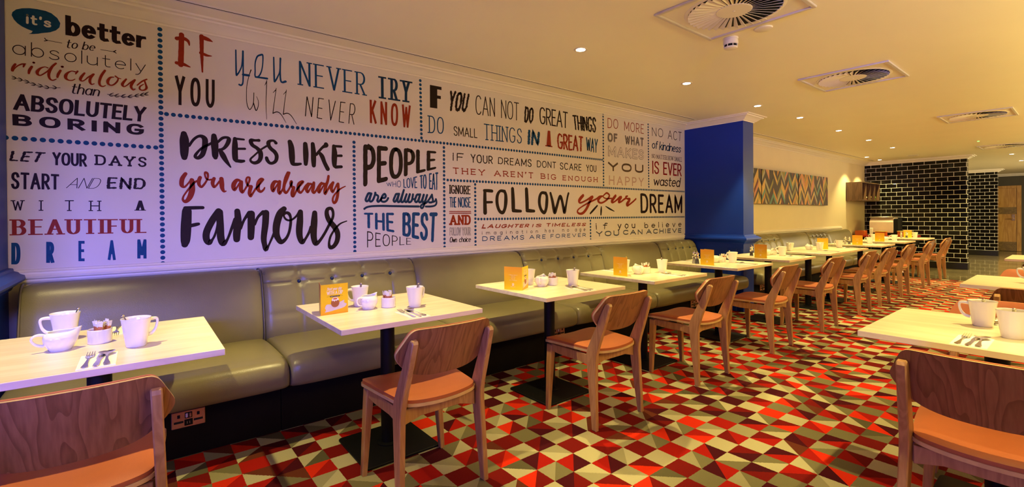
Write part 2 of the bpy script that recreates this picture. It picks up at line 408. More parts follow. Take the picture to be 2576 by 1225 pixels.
def rrect(x0, x1, y0, y1, r, n=5):
    out = []
    for cx, cy, a in ((x1-r, y1-r, 0), (x0+r, y1-r, 90), (x0+r, y0+r, 180), (x1-r, y0+r, 270)):
        for k in range(n+1):
            t = R(a+90*k/n); out.append((cx+r*math.cos(t), cy+r*math.sin(t)))
    return out

# ------------------------------------------------------------------ scene tools
def tag(o, label, cat, group=None):
    o['label'] = label; o['category'] = cat
    if group: o['group'] = group
    return o
def thing(name, label, cat, loc=(0, 0, 0), rz=0.0, group=None):
    o = bpy.data.objects.new(name, None); COL.objects.link(o)
    o.empty_display_size = 0.05
    o.location = loc; o.rotation_euler = (0, 0, rz)
    return tag(o, label, cat, group)
def struct(o):
    o['kind'] = 'structure'; return o
def dup(o, parent=None):
    c = o.copy(); COL.objects.link(c)
    if parent: c.parent = parent
    for ch in list(o.children): dup(ch, c)
    return c
def place(proto, used, loc, rz, label, group=None):
    """first call uses the prototype itself, later calls a copy with copied parts"""
    o = proto if not used else dup(proto)
    o.location = loc; o.rotation_euler = (0, 0, rz); o['label'] = label
    if group: o['group'] = group
    return o
# ------------------------------------------------------------------ the room
YW = 3.6            # mural wall
ZC = 2.5            # ceiling
XT = 14.1           # tiled wall
def prof_run(mb, prof, path, mi=0):
    """extrude a profile [(out, z)] along a horizontal path of (x, y, nx, ny) stations (mitred)"""
    rings = [[(x+nx*o, y+ny*o, z) for o, z in prof] for x, y, nx, ny in path]
    return mb.loft(rings, True, True, mi, False)

struct(MB().box(-3.2, 24.0, -3.4, 3.75, -0.12, -0.004).build('floor', M['planks']))
c = MB().box(-3.2, 11.72, -3.4, 3.5, -0.006, 0.0).build('carpet', M['carpet'])
c['kind'] = 'structure'
tag(c, 'red, maroon and tan carpet of small squares cut into triangles', 'carpet')
struct(MB().box(-3.2, 24.0, -3.4, 3.75, ZC, ZC+0.12).build('ceiling', M['plaster']))
struct(MB().box(-0.9, 14.4, YW, YW+0.15, 0, ZC).build('wall_back', M['wall']))
# blue pillars
def pillar(name, x0, x1, y0):
    return struct(MB().box(x0, x1, y0, YW, 0, ZC).build(name, M['blue']))
pillar('wall_pillar_right', 5.975, 6.255, 2.79)
pillar('wall_pillar_left', -0.9, -0.548, 2.79)
BD = [(0, .86), (.012, .86), (.018, .875), (.03, .885), (.045, .9), (.062, .908), (.07, .922), (.066, .938), (.05, .945), (.04, .955), (.022, .962), (.018, .975), (0, .978)]
def rail_around(name, x0, x1, y0, m):
    k = 1.0
    return struct(prof_run(MB(), BD, [(x0, YW, -k, 0), (x0, y0, -k, -k), (x1, y0, k, -k), (x1, YW, k, 0)]).build(name, m, angle=25))
rail_around('trim_pillar_right', 5.975, 6.255, 2.79, M['blue'])
rail_around('trim_pillar_left', -0.9, -0.548, 2.79, M['blue'])
# sunk panels on the pillar sides under the rail
struct(MB().box(5.965, 5.975, 2.88, 3.0, 0.0, .80, .004).box(5.965, 5.975, 2.79, 2.82, 0, .80, .003).build('trim_pillar_panel', M['blue']))
# cream dado rails behind the benches
DR = [(0, .892), (.016, .892), (.022, .902), (.022, .912), (.034, .917), (.038, .930), (.03, .940), (.03, .950), (.018, .955), (.012, .963), (0, .965)]
struct(prof_run(MB(), DR, [(-0.545, YW, 0, -1), (5.972, YW, 0, -1)]).build('trim_dado_mural', M['cornice'], angle=20))
struct(prof_run(MB(), DR, [(6.258, YW, 0, -1), (12.35, YW, 0, -1)]).build('trim_dado_far', M['cornice'], angle=20))
# cornices
CP = [(0, 2.424), (.010, 2.424), (.014, 2.434), (.024, 2.437), (.036, 2.446), (.055, 2.462), (.078, 2.474), (.092, 2.478), (.096, 2.488), (.118, 2.491), (.125, 2.5), (0, 2.5)]
struct(prof_run(MB(), CP, [(-0.546, 2.79, 1, -1), (-0.546, YW, 1, -1), (5.975, YW, -1, -1), (5.975, 2.79, -1, -1), (6.255, 2.79, 1, -1), (6.255, YW, 1, -1), (XT, YW, -1, -1), (XT, 1.765, -1, -1), (XT+.2, 1.765, 1, -1), (XT+.2, 3.6, 1, -1)]).build('trim_cornice', M['cornice'], angle=20))
# tiled wall and the tiled pier behind it
struct(MB().box(XT, XT+.2, 1.765, YW, .148, 2.43).build('wall_right', M['tiles']))
struct(MB().box(XT-.012, XT+.212, 1.752, YW, -.004, .148, .004).build('baseboard_right', M['tile_base']))
struct(MB().box(XT+.02, XT+.18, 1.79, YW, 2.42, ZC).build('wall_right_head', M['cornice']))
struct(MB().box(19.33, 19.53, 1.785, 3.75, .148, 2.43).build('wall_pier', M['tiles']))
struct(MB().box(19.318, 19.542, 1.772, 3.75, -.004, .148, .004).build('baseboard_pier', M['tile_base']))
struct(prof_run(MB(), CP, [(19.33, 3.75, -1, -1), (19.33, 1.785, -1, -1), (19.53, 1.785, 1, -1), (19.53, 3.75, 1, -1)]).build('trim_cornice_pier', M['cornice'], angle=20))
struct(MB().box(14.4, 22.3, 3.75, 3.9, -.01, ZC).build('wall_lobby', M['wall']))
# far wall with its oak door
XD = 22.0
struct(MB().box(XD+.05, XD+.25, -3.4, 3.9, -.01, ZC).build('wall_far', M['wall_dark']))
struct(prof_run(MB(), CP, [(XD+.05, 3.75, -1, 0), (XD+.05, -3.4, -1, 0)]).build('trim_cornice_far', M['cornice'], angle=20))
fr = MB()
fr.box(XD-.01, XD+.06, 1.50, 1.60, 0, 2.115, .006).box(XD-.01, XD+.06, 2.55, 2.65, 0, 2.115, .006).box(XD-.01, XD+.06, 1.60, 2.55, 2.03, 2.115, .006)
dr = struct(fr.build('door_1', M['door_wood']))
MB().box(XD+.01, XD+.052, 1.60, 2.55, .005, 2.03).build('door_panel', M['door_wood'], dr)
MB().box(XD+.002, XD+.012, 1.60, 2.55, 1.20, 1.42).box(XD+.002, XD+.012, 1.60, 2.55, .005, .30).build('door_band', M['door_band'], dr)
lk = MB().box(XD-.008, XD+.012, 1.635, 1.715, .98, 1.19, .006).build('door_lock', M['brass'], dr)
MB().tube([(XD-.01, 1.67, 1.05), (XD-.05, 1.67, 1.05), (XD-.055, 1.72, 1.05), (XD-.055, 1.80, 1.05)], .011).build('door_handle', M['brass'], dr)

# unseen blockers added behind the camera, leaving a slit that shapes the blue light
struct(MB().box(-.32, 1.0, -.80, -.60, 0, ZC).build('light_blocker_pier', M['wall']))
struct(MB().box(-3.2, -.32, -.80, -.60, 1.84, ZC).build('light_blocker_top', M['wall']))
struct(MB().box(1.0, 9.0, -.80, -.60, 0, 1.9).build('light_blocker_side', M['wall']))
struct(MB().box(-3.2, -.32, -.80, -.60, 0, 1.36).build('light_blocker_low', M['wall']))

# ------------------------------------------------------------------ ceiling fittings
def downlight(x, y, label, w=SPOT_W, size=70, visible=True, rgb=SPOT_RGB):
    t = thing('downlight', label, 'ceiling light', (x, y, ZC), 0, 'recessed ceiling spotlights')
    MB().lathe([(.034, -.001), (.046, -.0045), (.052, -.003), (.053, 0)], n=24).build('trim_ring', M['vent_white'], t)
    MB().lathe([(.0001, -.0022), (.034, -.0022)], n=24).build('lens', M['lens'], t)
    d = bpy.data.lights.new('spot_beam', 'SPOT'); d.energy = w; d.color = rgb; d.spot_size = R(size); d.spot_blend = 0.45; d.shadow_soft_size = .022
    o = bpy.data.objects.new('spot_beam', d); COL.objects.link(o); o.parent = t; o.location = (0, 0, -.012)
    return t
ORD = ['nearest', 'second', 'third', 'fourth', 'fifth', 'sixth', 'seventh', 'eighth', 'ninth', 'tenth']
for k, (x, y) in enumerate(((2.641, 2.454), (4.125, 2.46), (5.637, 2.464), (6.772, 2.426), (8.3, 2.44), (9.794, 2.443), (11.293, 2.443))):
    downlight(x, y, f'{ORD[k]} bright ceiling spotlight in the long row above the bench tables')
downlight(12.65, 3.19, 'small ceiling spotlight by the far cornice, farther from the tiled wall', 75, 105)
downlight(13.562, 3.17, 'small ceiling spotlight by the far cornice, closest to the tiled wall', 75, 105)
downlight(13.02, 1.297, 'ceiling spotlight beside the farthest round air vent', 150, 118)
downlight(14.689, 1.142, 'ceiling spotlight just past the end of the tiled wall', 150, 118)
downlight(16.728, 1.142, 'farthest ceiling spotlight over the wooden lobby floor', 170, 118)
# the same rows carry on over the parts of the room outside the picture
downlight(1.10, 2.45, 'ceiling spotlight above the second bench table, over the top of the picture')
downlight(-0.42, 2.45, 'ceiling spotlight above the nearest bench table, over the top of the picture')
for x in (1.6, 3.4, 5.4, 7.6, 10.0):
    downlight(x, 0.10, f'ceiling spotlight over the aisle tables, {x:g} metres along', SPOT_W*1.0)

def swirl_vent(cx, cy, label, half=.33):
    t = thing('air_vent', label, 'air vent', (cx, cy, ZC), 0, 'square ceiling air vents')
    h = half
    MB().box(-h, h, -h, h, -.004, 0).build('panel', M['vent_white'], t)
    f = MB()
    for a in (0, 1):
        f.box(-h-.012, h+.012, (h-.012 if a else -h-.012), (h+.012 if a else -h+.012), -.014, 0, .003)
        f.box((h-.012 if a else -h-.012), (h+.012 if a else -h+.012), -h+.012, h-.012, -.014, 0, .003)
    f.build('frame', M['vent_frame'], t)
    MB().lathe([(.085, -.0052), (.268, -.0052)], n=48).build('dark_opening', M['void'], t)
    hub = MB().lathe([(.0001, -.0095), (.10, -.0095), (.104, -.006)], n=40)
    hub.lathe([(.0001, -.0125), (.006, -.012), (.008, -.0095)], n=12)
    hub.build('hub', M['vent_white'], t)
    rim = MB().lathe([(.265, -.0055), (.268, -.008), (.285, -.006), (.288, -.004)], n=48); rim.build('rim', M['vent_white'], t)
    nb = 36
    for k in range(nb):
        a = 2*PI*k/nb; b = MB()
        def pt(r, da, z): return (r*math.cos(a+da), r*math.sin(a+da), z)
        b.add([pt(.100, 0, -.0085), pt(.100, 2*PI/nb*.60, -.0056), pt(.267, 2*PI/nb*.62, -.0056), pt(.267, 0, -.0230)], [(0, 1, 2, 3)])
        b.add([pt(.100, 0, -.0085), pt(.267, 0, -.0230), pt(.267, -.004, -.0215), pt(.100, -.006, -.0075)], [(0, 1, 2, 3)])
        b.build('blade', M['vent_white'], t)
    return t
swirl_vent(2.885, 1.40, 'nearest square air vent with radial slats, cut by the top of the picture')
swirl_vent(5.18, 1.41, 'square air vent with radial slats, second from the top right corner')
swirl_vent(8.50, 0.965, 'square air vent with radial slats near the right edge')
swirl_vent(12.75, 1.08, 'farthest and smallest looking square air vent by the tiled wall')

t = thing('smoke_detector', 'white drum-shaped smoke detector with black side openings', 'smoke detector', (3.328, 1.639, ZC))
MB().lathe([(.050, 0), (.050, -.012), (.047, -.014), (.047, -.02), (.050, -.022), (.050, -.045), (.046, -.05)], n=32).build('base', M['vent_white'], t)
MB().lathe([(.043, -.05), (.043, -.068)], n=32).build('sensor_opening', M['void'], t)
s = MB().lathe([(.0001, -.078), (.03, -.078), (.042, -.074), (.046, -.066), (.043, -.066)], n=32)
for k in range(8):
    a = 2*PI*k/8; s.tube([(.0455*math.cos(a), .0455*math.sin(a), -.049), (.0455*math.cos(a), .0455*math.sin(a), -.069)], .003, 6)
s.build('cage', M['vent_white'], t)
tag(MB().lathe([(.0001, -.012), (.04, -.012), (.055, -.008), (.058, 0)], cx=3.329, cy=1.415, cz=ZC, n=32).build('ceiling_disc', M['vent_white']), 'flat white disc on the ceiling beside the nearest air vent', 'ceiling disc')
t = thing('ceiling_speaker', 'flat round ceiling speaker near the top of the tiled wall', 'speaker', (13.166, 2.498, ZC))
MB().lathe([(.0001, -.004), (.085, -.004)], n=32).build('grille', M['vent_frame'], t)
MB().lathe([(.085, -.003), (.09, -.007), (.102, -.005), (.105, 0)], n=32).build('bezel', M['vent_white'], t)
tag(MB().lathe([(.0001, -.01), (.012, -.009), (.016, 0)], cx=11.551, cy=1.30, cz=ZC, n=16).build('indicator_light', M['green_led']), 'tiny green indicator light on the far ceiling', 'indicator light')
for x0, x1, lab in ((-.35, 5.74, 'thin dark slot vent in the ceiling along the mural wall'), (6.42, 13.64, 'thin dark slot vent in the ceiling along the wall of paintings')):
    t = thing('slot_vent', lab, 'air vent', ((x0+x1)/2, 3.315, ZC))
    h = (x1-x0)/2
    MB().box(-h, h, -.007, .007, -.0025, 0).build('slot', M['void'], t)
    MB().box(-h-.01, h+.01, -.022, -.007, -.0045, 0, .001).box(-h-.01, h+.01, .007, .022, -.0045, 0, .001).build('rails', M['cornice'], t)
# ------------------------------------------------------------------ lettering: stroke skeletons swept by a pen
def arc(cx, cy, rx, ry, a0, a1, n=14, e=1.0):
    out = []
    for k in range(n+1):
        t = R(a0+(a1-a0)*k/n); c, s = math.cos(t), math.sin(t)
        out.append((cx+rx*math.copysign(abs(c)**e, c), cy+ry*math.copysign(abs(s)**e, s)))
    return out
SQ = 0.82
CAPS = {
 'A': (.8, [[(0, 0), (.4, 1), (.8, 0)], [(.15, .34), (.65, .34)]]),
 'B': (.62, [[(0, 0), (0, 1)], [(0, 1), (.3, 1)]+arc(.3, .765, .27, .235, 90, -90, 10)+[(0, .53)], [(.3, .53)]+arc(.34, .265, .28, .265, 90, -90, 10)+[(0, 0)]]),
 'C': (.7, [arc(.38, .5, .38, .5, 42, 318, 20, SQ)]),
 'D': (.68, [[(0, 0), (0, 1)], [(0, 1), (.22, 1)]+arc(.24, .5, .44, .5, 90, -90, 14, SQ)+[(0, 0)]]),
 'E': (.52, [[(0, 0), (0, 1)], [(0, 1), (.52, 1)], [(0, .52), (.44, .52)], [(0, 0), (.52, 0)]]),
 'F': (.5, [[(0, 0), (0, 1)], [(0, 1), (.5, 1)], [(0, .52), (.42, .52)]]),
 'G': (.74, [arc(.38, .5, .38, .5, 42, 330, 20, SQ)+[(.73, .44), (.46, .44)]]),
 'H': (.66, [[(0, 0), (0, 1)], [(.66, 0), (.66, 1)], [(0, .5), (.66, .5)]]),
 'I': (.0, [[(0, 0), (0, 1)]]),
 'K': (.64, [[(0, 0), (0, 1)], [(.6, 1), (.02, .4)], [(.2, .58), (.64, 0)]]),
 'L': (.5, [[(0, 1), (0, 0)], [(0, 0), (.5, 0)]]),
 'M': (.84, [[(0, 0), (0, 1), (.42, .2), (.84, 1), (.84, 0)]]),
 'N': (.66, [[(0, 0), (0, 1), (.66, 0), (.66, 1)]]),
 'O': (.76, [arc(.38, .5, .38, .5, 90, 450, 26, SQ)]),
 'P': (.6, [[(0, 0), (0, 1)], [(0, 1), (.3, 1)]+arc(.3, .72, .3, .28, 90, -90, 10)+[(0, .44)]]),
 'R': (.62, [[(0, 0), (0, 1)], [(0, 1), (.3, 1)]+arc(.3, .73, .3, .27, 90, -90, 10)+[(0, .46)], [(.26, .46), (.62, 0)]]),
 'S': (.58, [crom([(.56, .80), (.46, .96), (.28, 1.0), (.08, .93), (.02, .76), (.10, .61), (.30, .51), (.50, .40), (.57, .24), (.49, .07), (.29, 0), (.09, .05), (0, .20)], 3)]),
 'T': (.62, [[(.31, 0), (.31, 1)], [(0, 1), (.62, 1)]]),
 'U': (.66, [[(0, 1), (0, .32)]+arc(.33, .32, .33, .32, 180, 360, 12)+[(.66, 1)]]),
 'V': (.74, [[(0, 1), (.37, 0), (.74, 1)]]),
 'W': (1.02, [[(0, 1), (.26, 0), (.51, .9), (.76, 0), (1.02, 1)]]),
 'Y': (.7, [[(0, 1), (.35, .47), (.7, 1)], [(.35, .5), (.35, 0)]]),
 "'": (.02, [[(.02, 1), (.0, .78)]]),
}
X = .66
def bowl(a0=90, a1=450): return arc(.26, X/2, .26, X/2, a0, a1, 18)
LOW = {
 'a': (.52, [bowl(), [(.52, X), (.52, 0)]]),
 'b': (.52, [[(0, 1), (0, 0)], bowl()]),
 'c': (.5, [bowl(48, 312)]),
 'd': (.52, [bowl(), [(.52, 1), (.52, 0)]]),
 'e': (.53, [[(.01, .35), (.51, .35)]+bowl(8, 310)]),
 'f': (.36, [[(.36, .95), (.27, 1), (.16, .95), (.13, .82), (.13, 0)], [(0, X), (.32, X)]]),
 'g': (.52, [bowl(), [(.52, X), (.52, -.08), (.45, -.25), (.27, -.31), (.08, -.25)]]),
 'h': (.48, [[(0, 1), (0, 0)], [(0, .38)]+arc(.24, .40, .24, .26, 165, 0, 9)+[(.48, 0)]]),
 'i': (.0, [[(0, X), (0, 0)], [(0, .90), (0, .93)]]),
 'k': (.46, [[(0, 1), (0, 0)], [(.42, X), (.02, .26)], [(.16, .39), (.46, 0)]]),
 'l': (.0, [[(0, 1), (0, 0)]]),
 'm': (.8, [[(0, X), (0, 0)], [(0, .38)]+arc(.2, .42, .2, .24, 165, 0, 8)+[(.4, 0)], [(.4, .38)]+arc(.6, .42, .2, .24, 165, 0, 8)+[(.8, 0)]]),
 'n': (.48, [[(0, X), (0, 0)], [(0, .38)]+arc(.24, .40, .24, .26, 165, 0, 9)+[(.48, 0)]]),
 'o': (.52, [bowl()]),
 'r': (.32, [[(0, X), (0, 0)], [(0, .36), (.06, .54), (.18, .64), (.32, .65)]]),
 's': (.42, [crom([(.40, .54), (.30, .65), (.14, .65), (.03, .54), (.08, .41), (.22, .34), (.37, .26), (.41, .12), (.30, .01), (.12, 0), (0, .10)], 3)]),
 't': (.36, [[(.13, .93), (.13, .16), (.17, .04), (.26, 0), (.36, .02)], [(0, X), (.34, X)]]),
 'u': (.48, [[(0, X), (0, .24)]+arc(.24, .25, .24, .25, 180, 345, 10), [(.48, X), (.48, 0)]]),
 'v': (.48, [[(0, X), (.24, 0), (.48, X)]]),
 'w': (.74, [[(0, X), (.19, 0), (.37, .58), (.55, 0), (.74, X)]]),
 'y': (.5, [[(0, X), (.26, .02)], [(.5, X), (.2, -.18), (.1, -.29), (0, -.30)]]),
}
# pen (wx, wz in letter heights), cap, serif, slant, wobble, tracking, fill
STY = {
 'round': dict(p=(.19, .17), cap=1, tr=.34), 'fat': dict(p=(.22, .16), tr=.36), 'pen': dict(p=(.12, .07), cap=1, sl=.22, tr=.2),
 'hair': dict(p=(.055, .055), tr=.26), 'hairit': dict(p=(.055, .045), cap=1, sl=.35, tr=.12), 'grot': dict(p=(.19, .15), tr=.36),
 'grotr': dict(p=(.15, .12), tr=.30), 'wide': dict(p=(.36, .21), tr=.62), 'brush': dict(p=(.20, .14), cap=1, sl=.08, wb=.020, tr=.40),
 'slab': dict(p=(.17, .15), se=.34, tr=.50), 'impact': dict(p=(.22, .14), tr=.42), 'impactw': dict(p=(.24, .13), tr=.85), 'type': dict(p=(.10, .09), cap=1, se=.32, tr=.36),
 'stencil': dict(p=(.26, .075), se=.42, tr=.56), 'stencilw': dict(p=(.26, .075), se=.36, tr=.80), 'serif': dict(p=(.085, .05), se=.22, tr=.46), 'hairhand': dict(p=(.042, .042), cap=1, sl=.08, wb=.008, tr=.62),
 'roundcond': dict(p=(.16, .13), cap=1, tr=.38, wb=.004), 'hand': dict(p=(.10, .10), cap=1, wb=.006, tr=.28), 'thin': dict(p=(.085, .075), tr=.34),
 'sans': dict(p=(.09, .08), tr=.24), 'rough': dict(p=(.135, .11), cap=1, wb=.018, tr=.32), 'rough2': dict(p=(.14, .12), cap=1, wb=.016, tr=.34),
 'rough3': dict(p=(.17, .14), cap=1, wb=.02, tr=.66), 'typeslab': dict(p=(.075, .065), se=.24, tr=.36), 'slabcond': dict(p=(.16, .11), se=.26, tr=.36),
 'slabfat': dict(p=(.22, .17), se=.38, tr=.48), 'outline': dict(p=(.15, .13), tr=.30, fill=.42), 'outline2': dict(p=(.22, .19), tr=.38, fill=.66),
 'inline': dict(p=(.26, .22), cap=1, tr=.50, fill=.60, core=.34), 'double': dict(p=(.13, .11), tr=.50, fill=.36), 'script': dict(p=(.15, .11), cap=1, sl=.16, tr=.15),
 'brushit': dict(p=(.32, .22), cap=1, sl=.35, wb=.03, tr=.42), 'typel': dict(p=(.13, .12), cap=1, se=.0, tr=1.0), 'widelight': dict(p=(.17, .16), cap=1, tr=.46),
 'fatcaps': dict(p=(.24, .22), tr=.42), 'card': dict(p=(.13, .13), cap=1, tr=.26), 'cardscript': dict(p=(.14, .12), cap=1, sl=.22, tr=.16),
}

def hull(pts):
    pts = sorted(set((round(a, 6), round(b, 6)) for a, b in pts))
    def half(seq):
        h = []
        for p in seq:
            while len(h) > 1 and (h[-1][0]-h[-2][0])*(p[1]-h[-2][1])-(h[-1][1]-h[-2][1])*(p[0]-h[-2][0]) <= 0: h.pop()
            h.append(p)
        return h
    a = half(pts); b = half(pts[::-1])
    return a[:-1]+b[:-1]

def sweep(mb, stroke, wx, wz, cap, to3, wob=0.0, mi=0, rng=random, zoff=0.0, sub=None):
    """one stroke (list of (x, z) or (x, z, scale)) swept by an elliptical pen"""
    rx, rz = wx/2, wz/2
    P = []
    for p in stroke:
        q = (p[0]/rx, p[1]/rz, p[2] if len(p) > 2 else 1.0)
        if not P or (q[0]-P[-1][0])**2+(q[1]-P[-1][1])**2 > 1e-4: P.append(q)
    if len(P) < 2:
        P.append((P[0][0]+0.02, P[0][1], P[0][2]))
    if wob:
        Q = []
        for a, b in zip(P, P[1:]):
            k = max(1, int(math.hypot(b[0]-a[0], b[1]-a[1])/0.9))
            for i in range(k): Q.append(tuple(a[j]+(b[j]-a[j])*i/k for j in range(3)))
        P = Q+[P[-1]]
    cuts = []
    for i in range(1, len(P)-1):
        ux, uy = P[i][0]-P[i-1][0], P[i][1]-P[i-1][1]; vx, vy = P[i+1][0]-P[i][0], P[i+1][1]-P[i][1]
        if ux*vx+uy*vy < 0.2*math.hypot(ux, uy)*math.hypot(vx, vy) and not wob: cuts.append(i)
    if cuts and not sub:
        ends = [0]+cuts+[len(P)-1]
        for a, b in zip(ends, ends[1:]):
            sweep(mb, [(q[0]*rx, q[1]*rz, q[2]) for q in P[a:b+1]], wx, wz, cap, to3, 0, mi, rng, zoff+0.000004*a, (a == 0, b == len(P)-1))
        for i in cuts:
            pts = []
            for j in (i-1, i+1):
                d = math.hypot(P[j][0]-P[i][0], P[j][1]-P[i][1]) or 1e-9
                nx_, ny_ = -(P[j][1]-P[i][1])/d, (P[j][0]-P[i][0])/d
                pts += [(P[i][0]+nx_, P[i][1]+ny_), (P[i][0]-nx_, P[i][1]-ny_)]
            s1, s2 = P[i-1][1]-P[i][1], P[i+1][1]-P[i][1]
            if s1*s2 > 0 and not cap:
                sg = -1 if s1 > 0 else 1
                pts += [(P[i][0]-.8, P[i][1]+sg), (P[i][0]+.8, P[i][1]+sg)]
            if cap: pts = [(P[i][0]+math.cos(2*PI*k/12), P[i][1]+math.sin(2*PI*k/12)) for k in range(12)]
            elif abs(s1*s2) < 1e-6: pts = [(P[i][0]-1, P[i][1]-1), (P[i][0]+1, P[i][1]-1), (P[i][0]+1, P[i][1]+1), (P[i][0]-1, P[i][1]+1)]
            pts = hull(pts)
            mb.add([to3(q[0]*rx, q[1]*rz, zoff+0.000014) for q in pts], [tuple(range(len(pts)))], mi)
        return
    closed = not sub and len(P) > 4 and abs(P[0][0]-P[-1][0])+abs(P[0][1]-P[-1][1]) < 0.05
    if closed: P = P[:-1]
    n = len(P); Lf, Rt = [], []
    def unit(a, b):
        d = math.hypot(b[0]-a[0], b[1]-a[1]) or 1e-9
        return ((b[0]-a[0])/d, (b[1]-a[1])/d)
    if not closed and not cap:
        d0 = unit(P[1], P[0]); d1 = unit(P[-2], P[-1])
        if sub and not sub[0]: d0 = (0, 0)
        if sub and not sub[1]: d1 = (0, 0)
        P[0] = (P[0][0]+d0[0], P[0][1]+d0[1], P[0][2]); P[-1] = (P[-1][0]+d1[0], P[-1][1]+d1[1], P[-1][2])
    for i in range(n):
        a = P[i-1] if (i > 0 or closed) else None
        c = P[(i+1) % n] if (i < n-1 or closed) else None
        d1 = unit(a, P[i]) if a else unit(P[i], c)
        d2 = unit(P[i], c) if c else d1
        n1, n2 = (-d1[1], d1[0]), (-d2[1], d2[0])
        mx, my = n1[0]+n2[0], n1[1]+n2[1]
        ml = math.hypot(mx, my)
        if ml < 0.3: mx, my, k = n2[0], n2[1], 1.0
        else:
            mx, my = mx/ml, my/ml; k = min(1.9, 1/max(0.2, mx*n1[0]+my*n1[1]))
        s = P[i][2]*k
        j1 = 1+(rng.uniform(-wob, wob)*14 if wob else 0); j2 = 1+(rng.uniform(-wob, wob)*14 if wob else 0)
        Lf.append((P[i][0]+mx*s*j1, P[i][1]+my*s*j1)); Rt.append((P[i][0]-mx*s*j2, P[i][1]-my*s*j2))
    def w(q, e=0.0): return to3(q[0]*rx, q[1]*rz, zoff+e)
    m = n if closed else n-1
    mb.add([w(q) for q in Lf]+[w(q) for q in Rt], [(i, n+i, n+(i+1) % n, (i+1) % n) for i in range(m)], mi)
    if cap and not closed:
        for e, q in ((0, P[0]), (1, P[-1])):
            ring = [(q[0]+q[2]*math.cos(2*PI*k/12), q[1]+q[2]*math.sin(2*PI*k/12)) for k in range(12)]
            mb.add([w(r, 0.000010) for r in ring], [tuple(range(12))], mi)

def layout(text, tr):
    out, x = [], 0.0
    for ch in text:
        if ch == ' ': x += 0.42; continue
        w, st = (CAPS.get(ch) or LOW.get(ch) or LOW.get(ch.lower()))
        out.append((x, st)); x += w+tr
    return out, x-tr

def write(mb, text, style, quad, plane, mis=(0, 1, 0), depth=0.0004, rng=random, aspect=None):
    """TEXT into a quad (TL, TR, BR, BL in plane coordinates); plane(a, b, off) -> xyz"""
    st = STY[style]; wx, wz = st['p']; cap = st.get('cap', 0); se = st.get('se', 0); sl = st.get('sl', 0); wb = st.get('wb', 0)
    TL, TR, BR, BL = quad
    Wd = (math.dist(TL, TR)+math.dist(BL, BR))/2; Hd = (math.dist(TL, BL)+math.dist(TR, BR))/2
    A = Wd/Hd
    gl, lw = layout(text, st['tr'])
    wx = min(wx, 0.47*A/max(1.0, lw/0.62))
    padx = wx+(se*0.5 if se and len(gl) == 1 else 0)
    lw = max(lw, 1e-3)
    kx = max(0.02, A-padx-sl*0.9)/lw
    def to3(x, z, off):
        u, v = x/A, z
        a = BL[0]+(BR[0]-BL[0])*u; b = BL[1]+(BR[1]-BL[1])*u
        c = TL[0]+(TR[0]-TL[0])*u; d = TL[1]+(TR[1]-TL[1])*u
        return plane(a+(c-a)*v, b+(d-b)*v, off)
    def tx(x0, p):
        z = wz/2+p[1]*(1-wz)
        return ((x0+p[0])*kx+padx/2+sl*(p[1]*0.9), z)
    step = 0.0
    layers = [(1.0, 0, 0.0)]
    if 'fill' in st: layers.append((st['fill'], 1, depth))
    if 'core' in st: layers.append((st['core'], 2, depth*2))
    for sc, k, off in layers:
        for x0, strokes in gl:
            for s in strokes:
                pts = [tx(x0, p) for p in s]
                if wb: pts = [(x+rng.uniform(-wb, wb)*A*0.12, z+rng.uniform(-wb, wb)) for x, z in pts]
                step += 0.00003
                sweep(mb, pts, wx*sc, wz*sc, cap, to3, wb if k == 0 else 0, mis[k], rng, off+step)
                if se and k == 0:
                    for q, nb in ((s[0], s[1]), (s[-1], s[-2])):
                        if (q[1] < 0.02 or q[1] > 0.98) and abs(nb[1]-q[1]) > abs(nb[0]-q[0])*0.8:
                            c = tx(x0, q); hw = max(se*0.5, wx*0.85)
                            sweep(mb, [(c[0]-hw+wz/2, c[1]), (c[0]+hw-wz/2, c[1])], wz, wz, 0, to3, 0, mis[0], rng, off+step+0.000012)
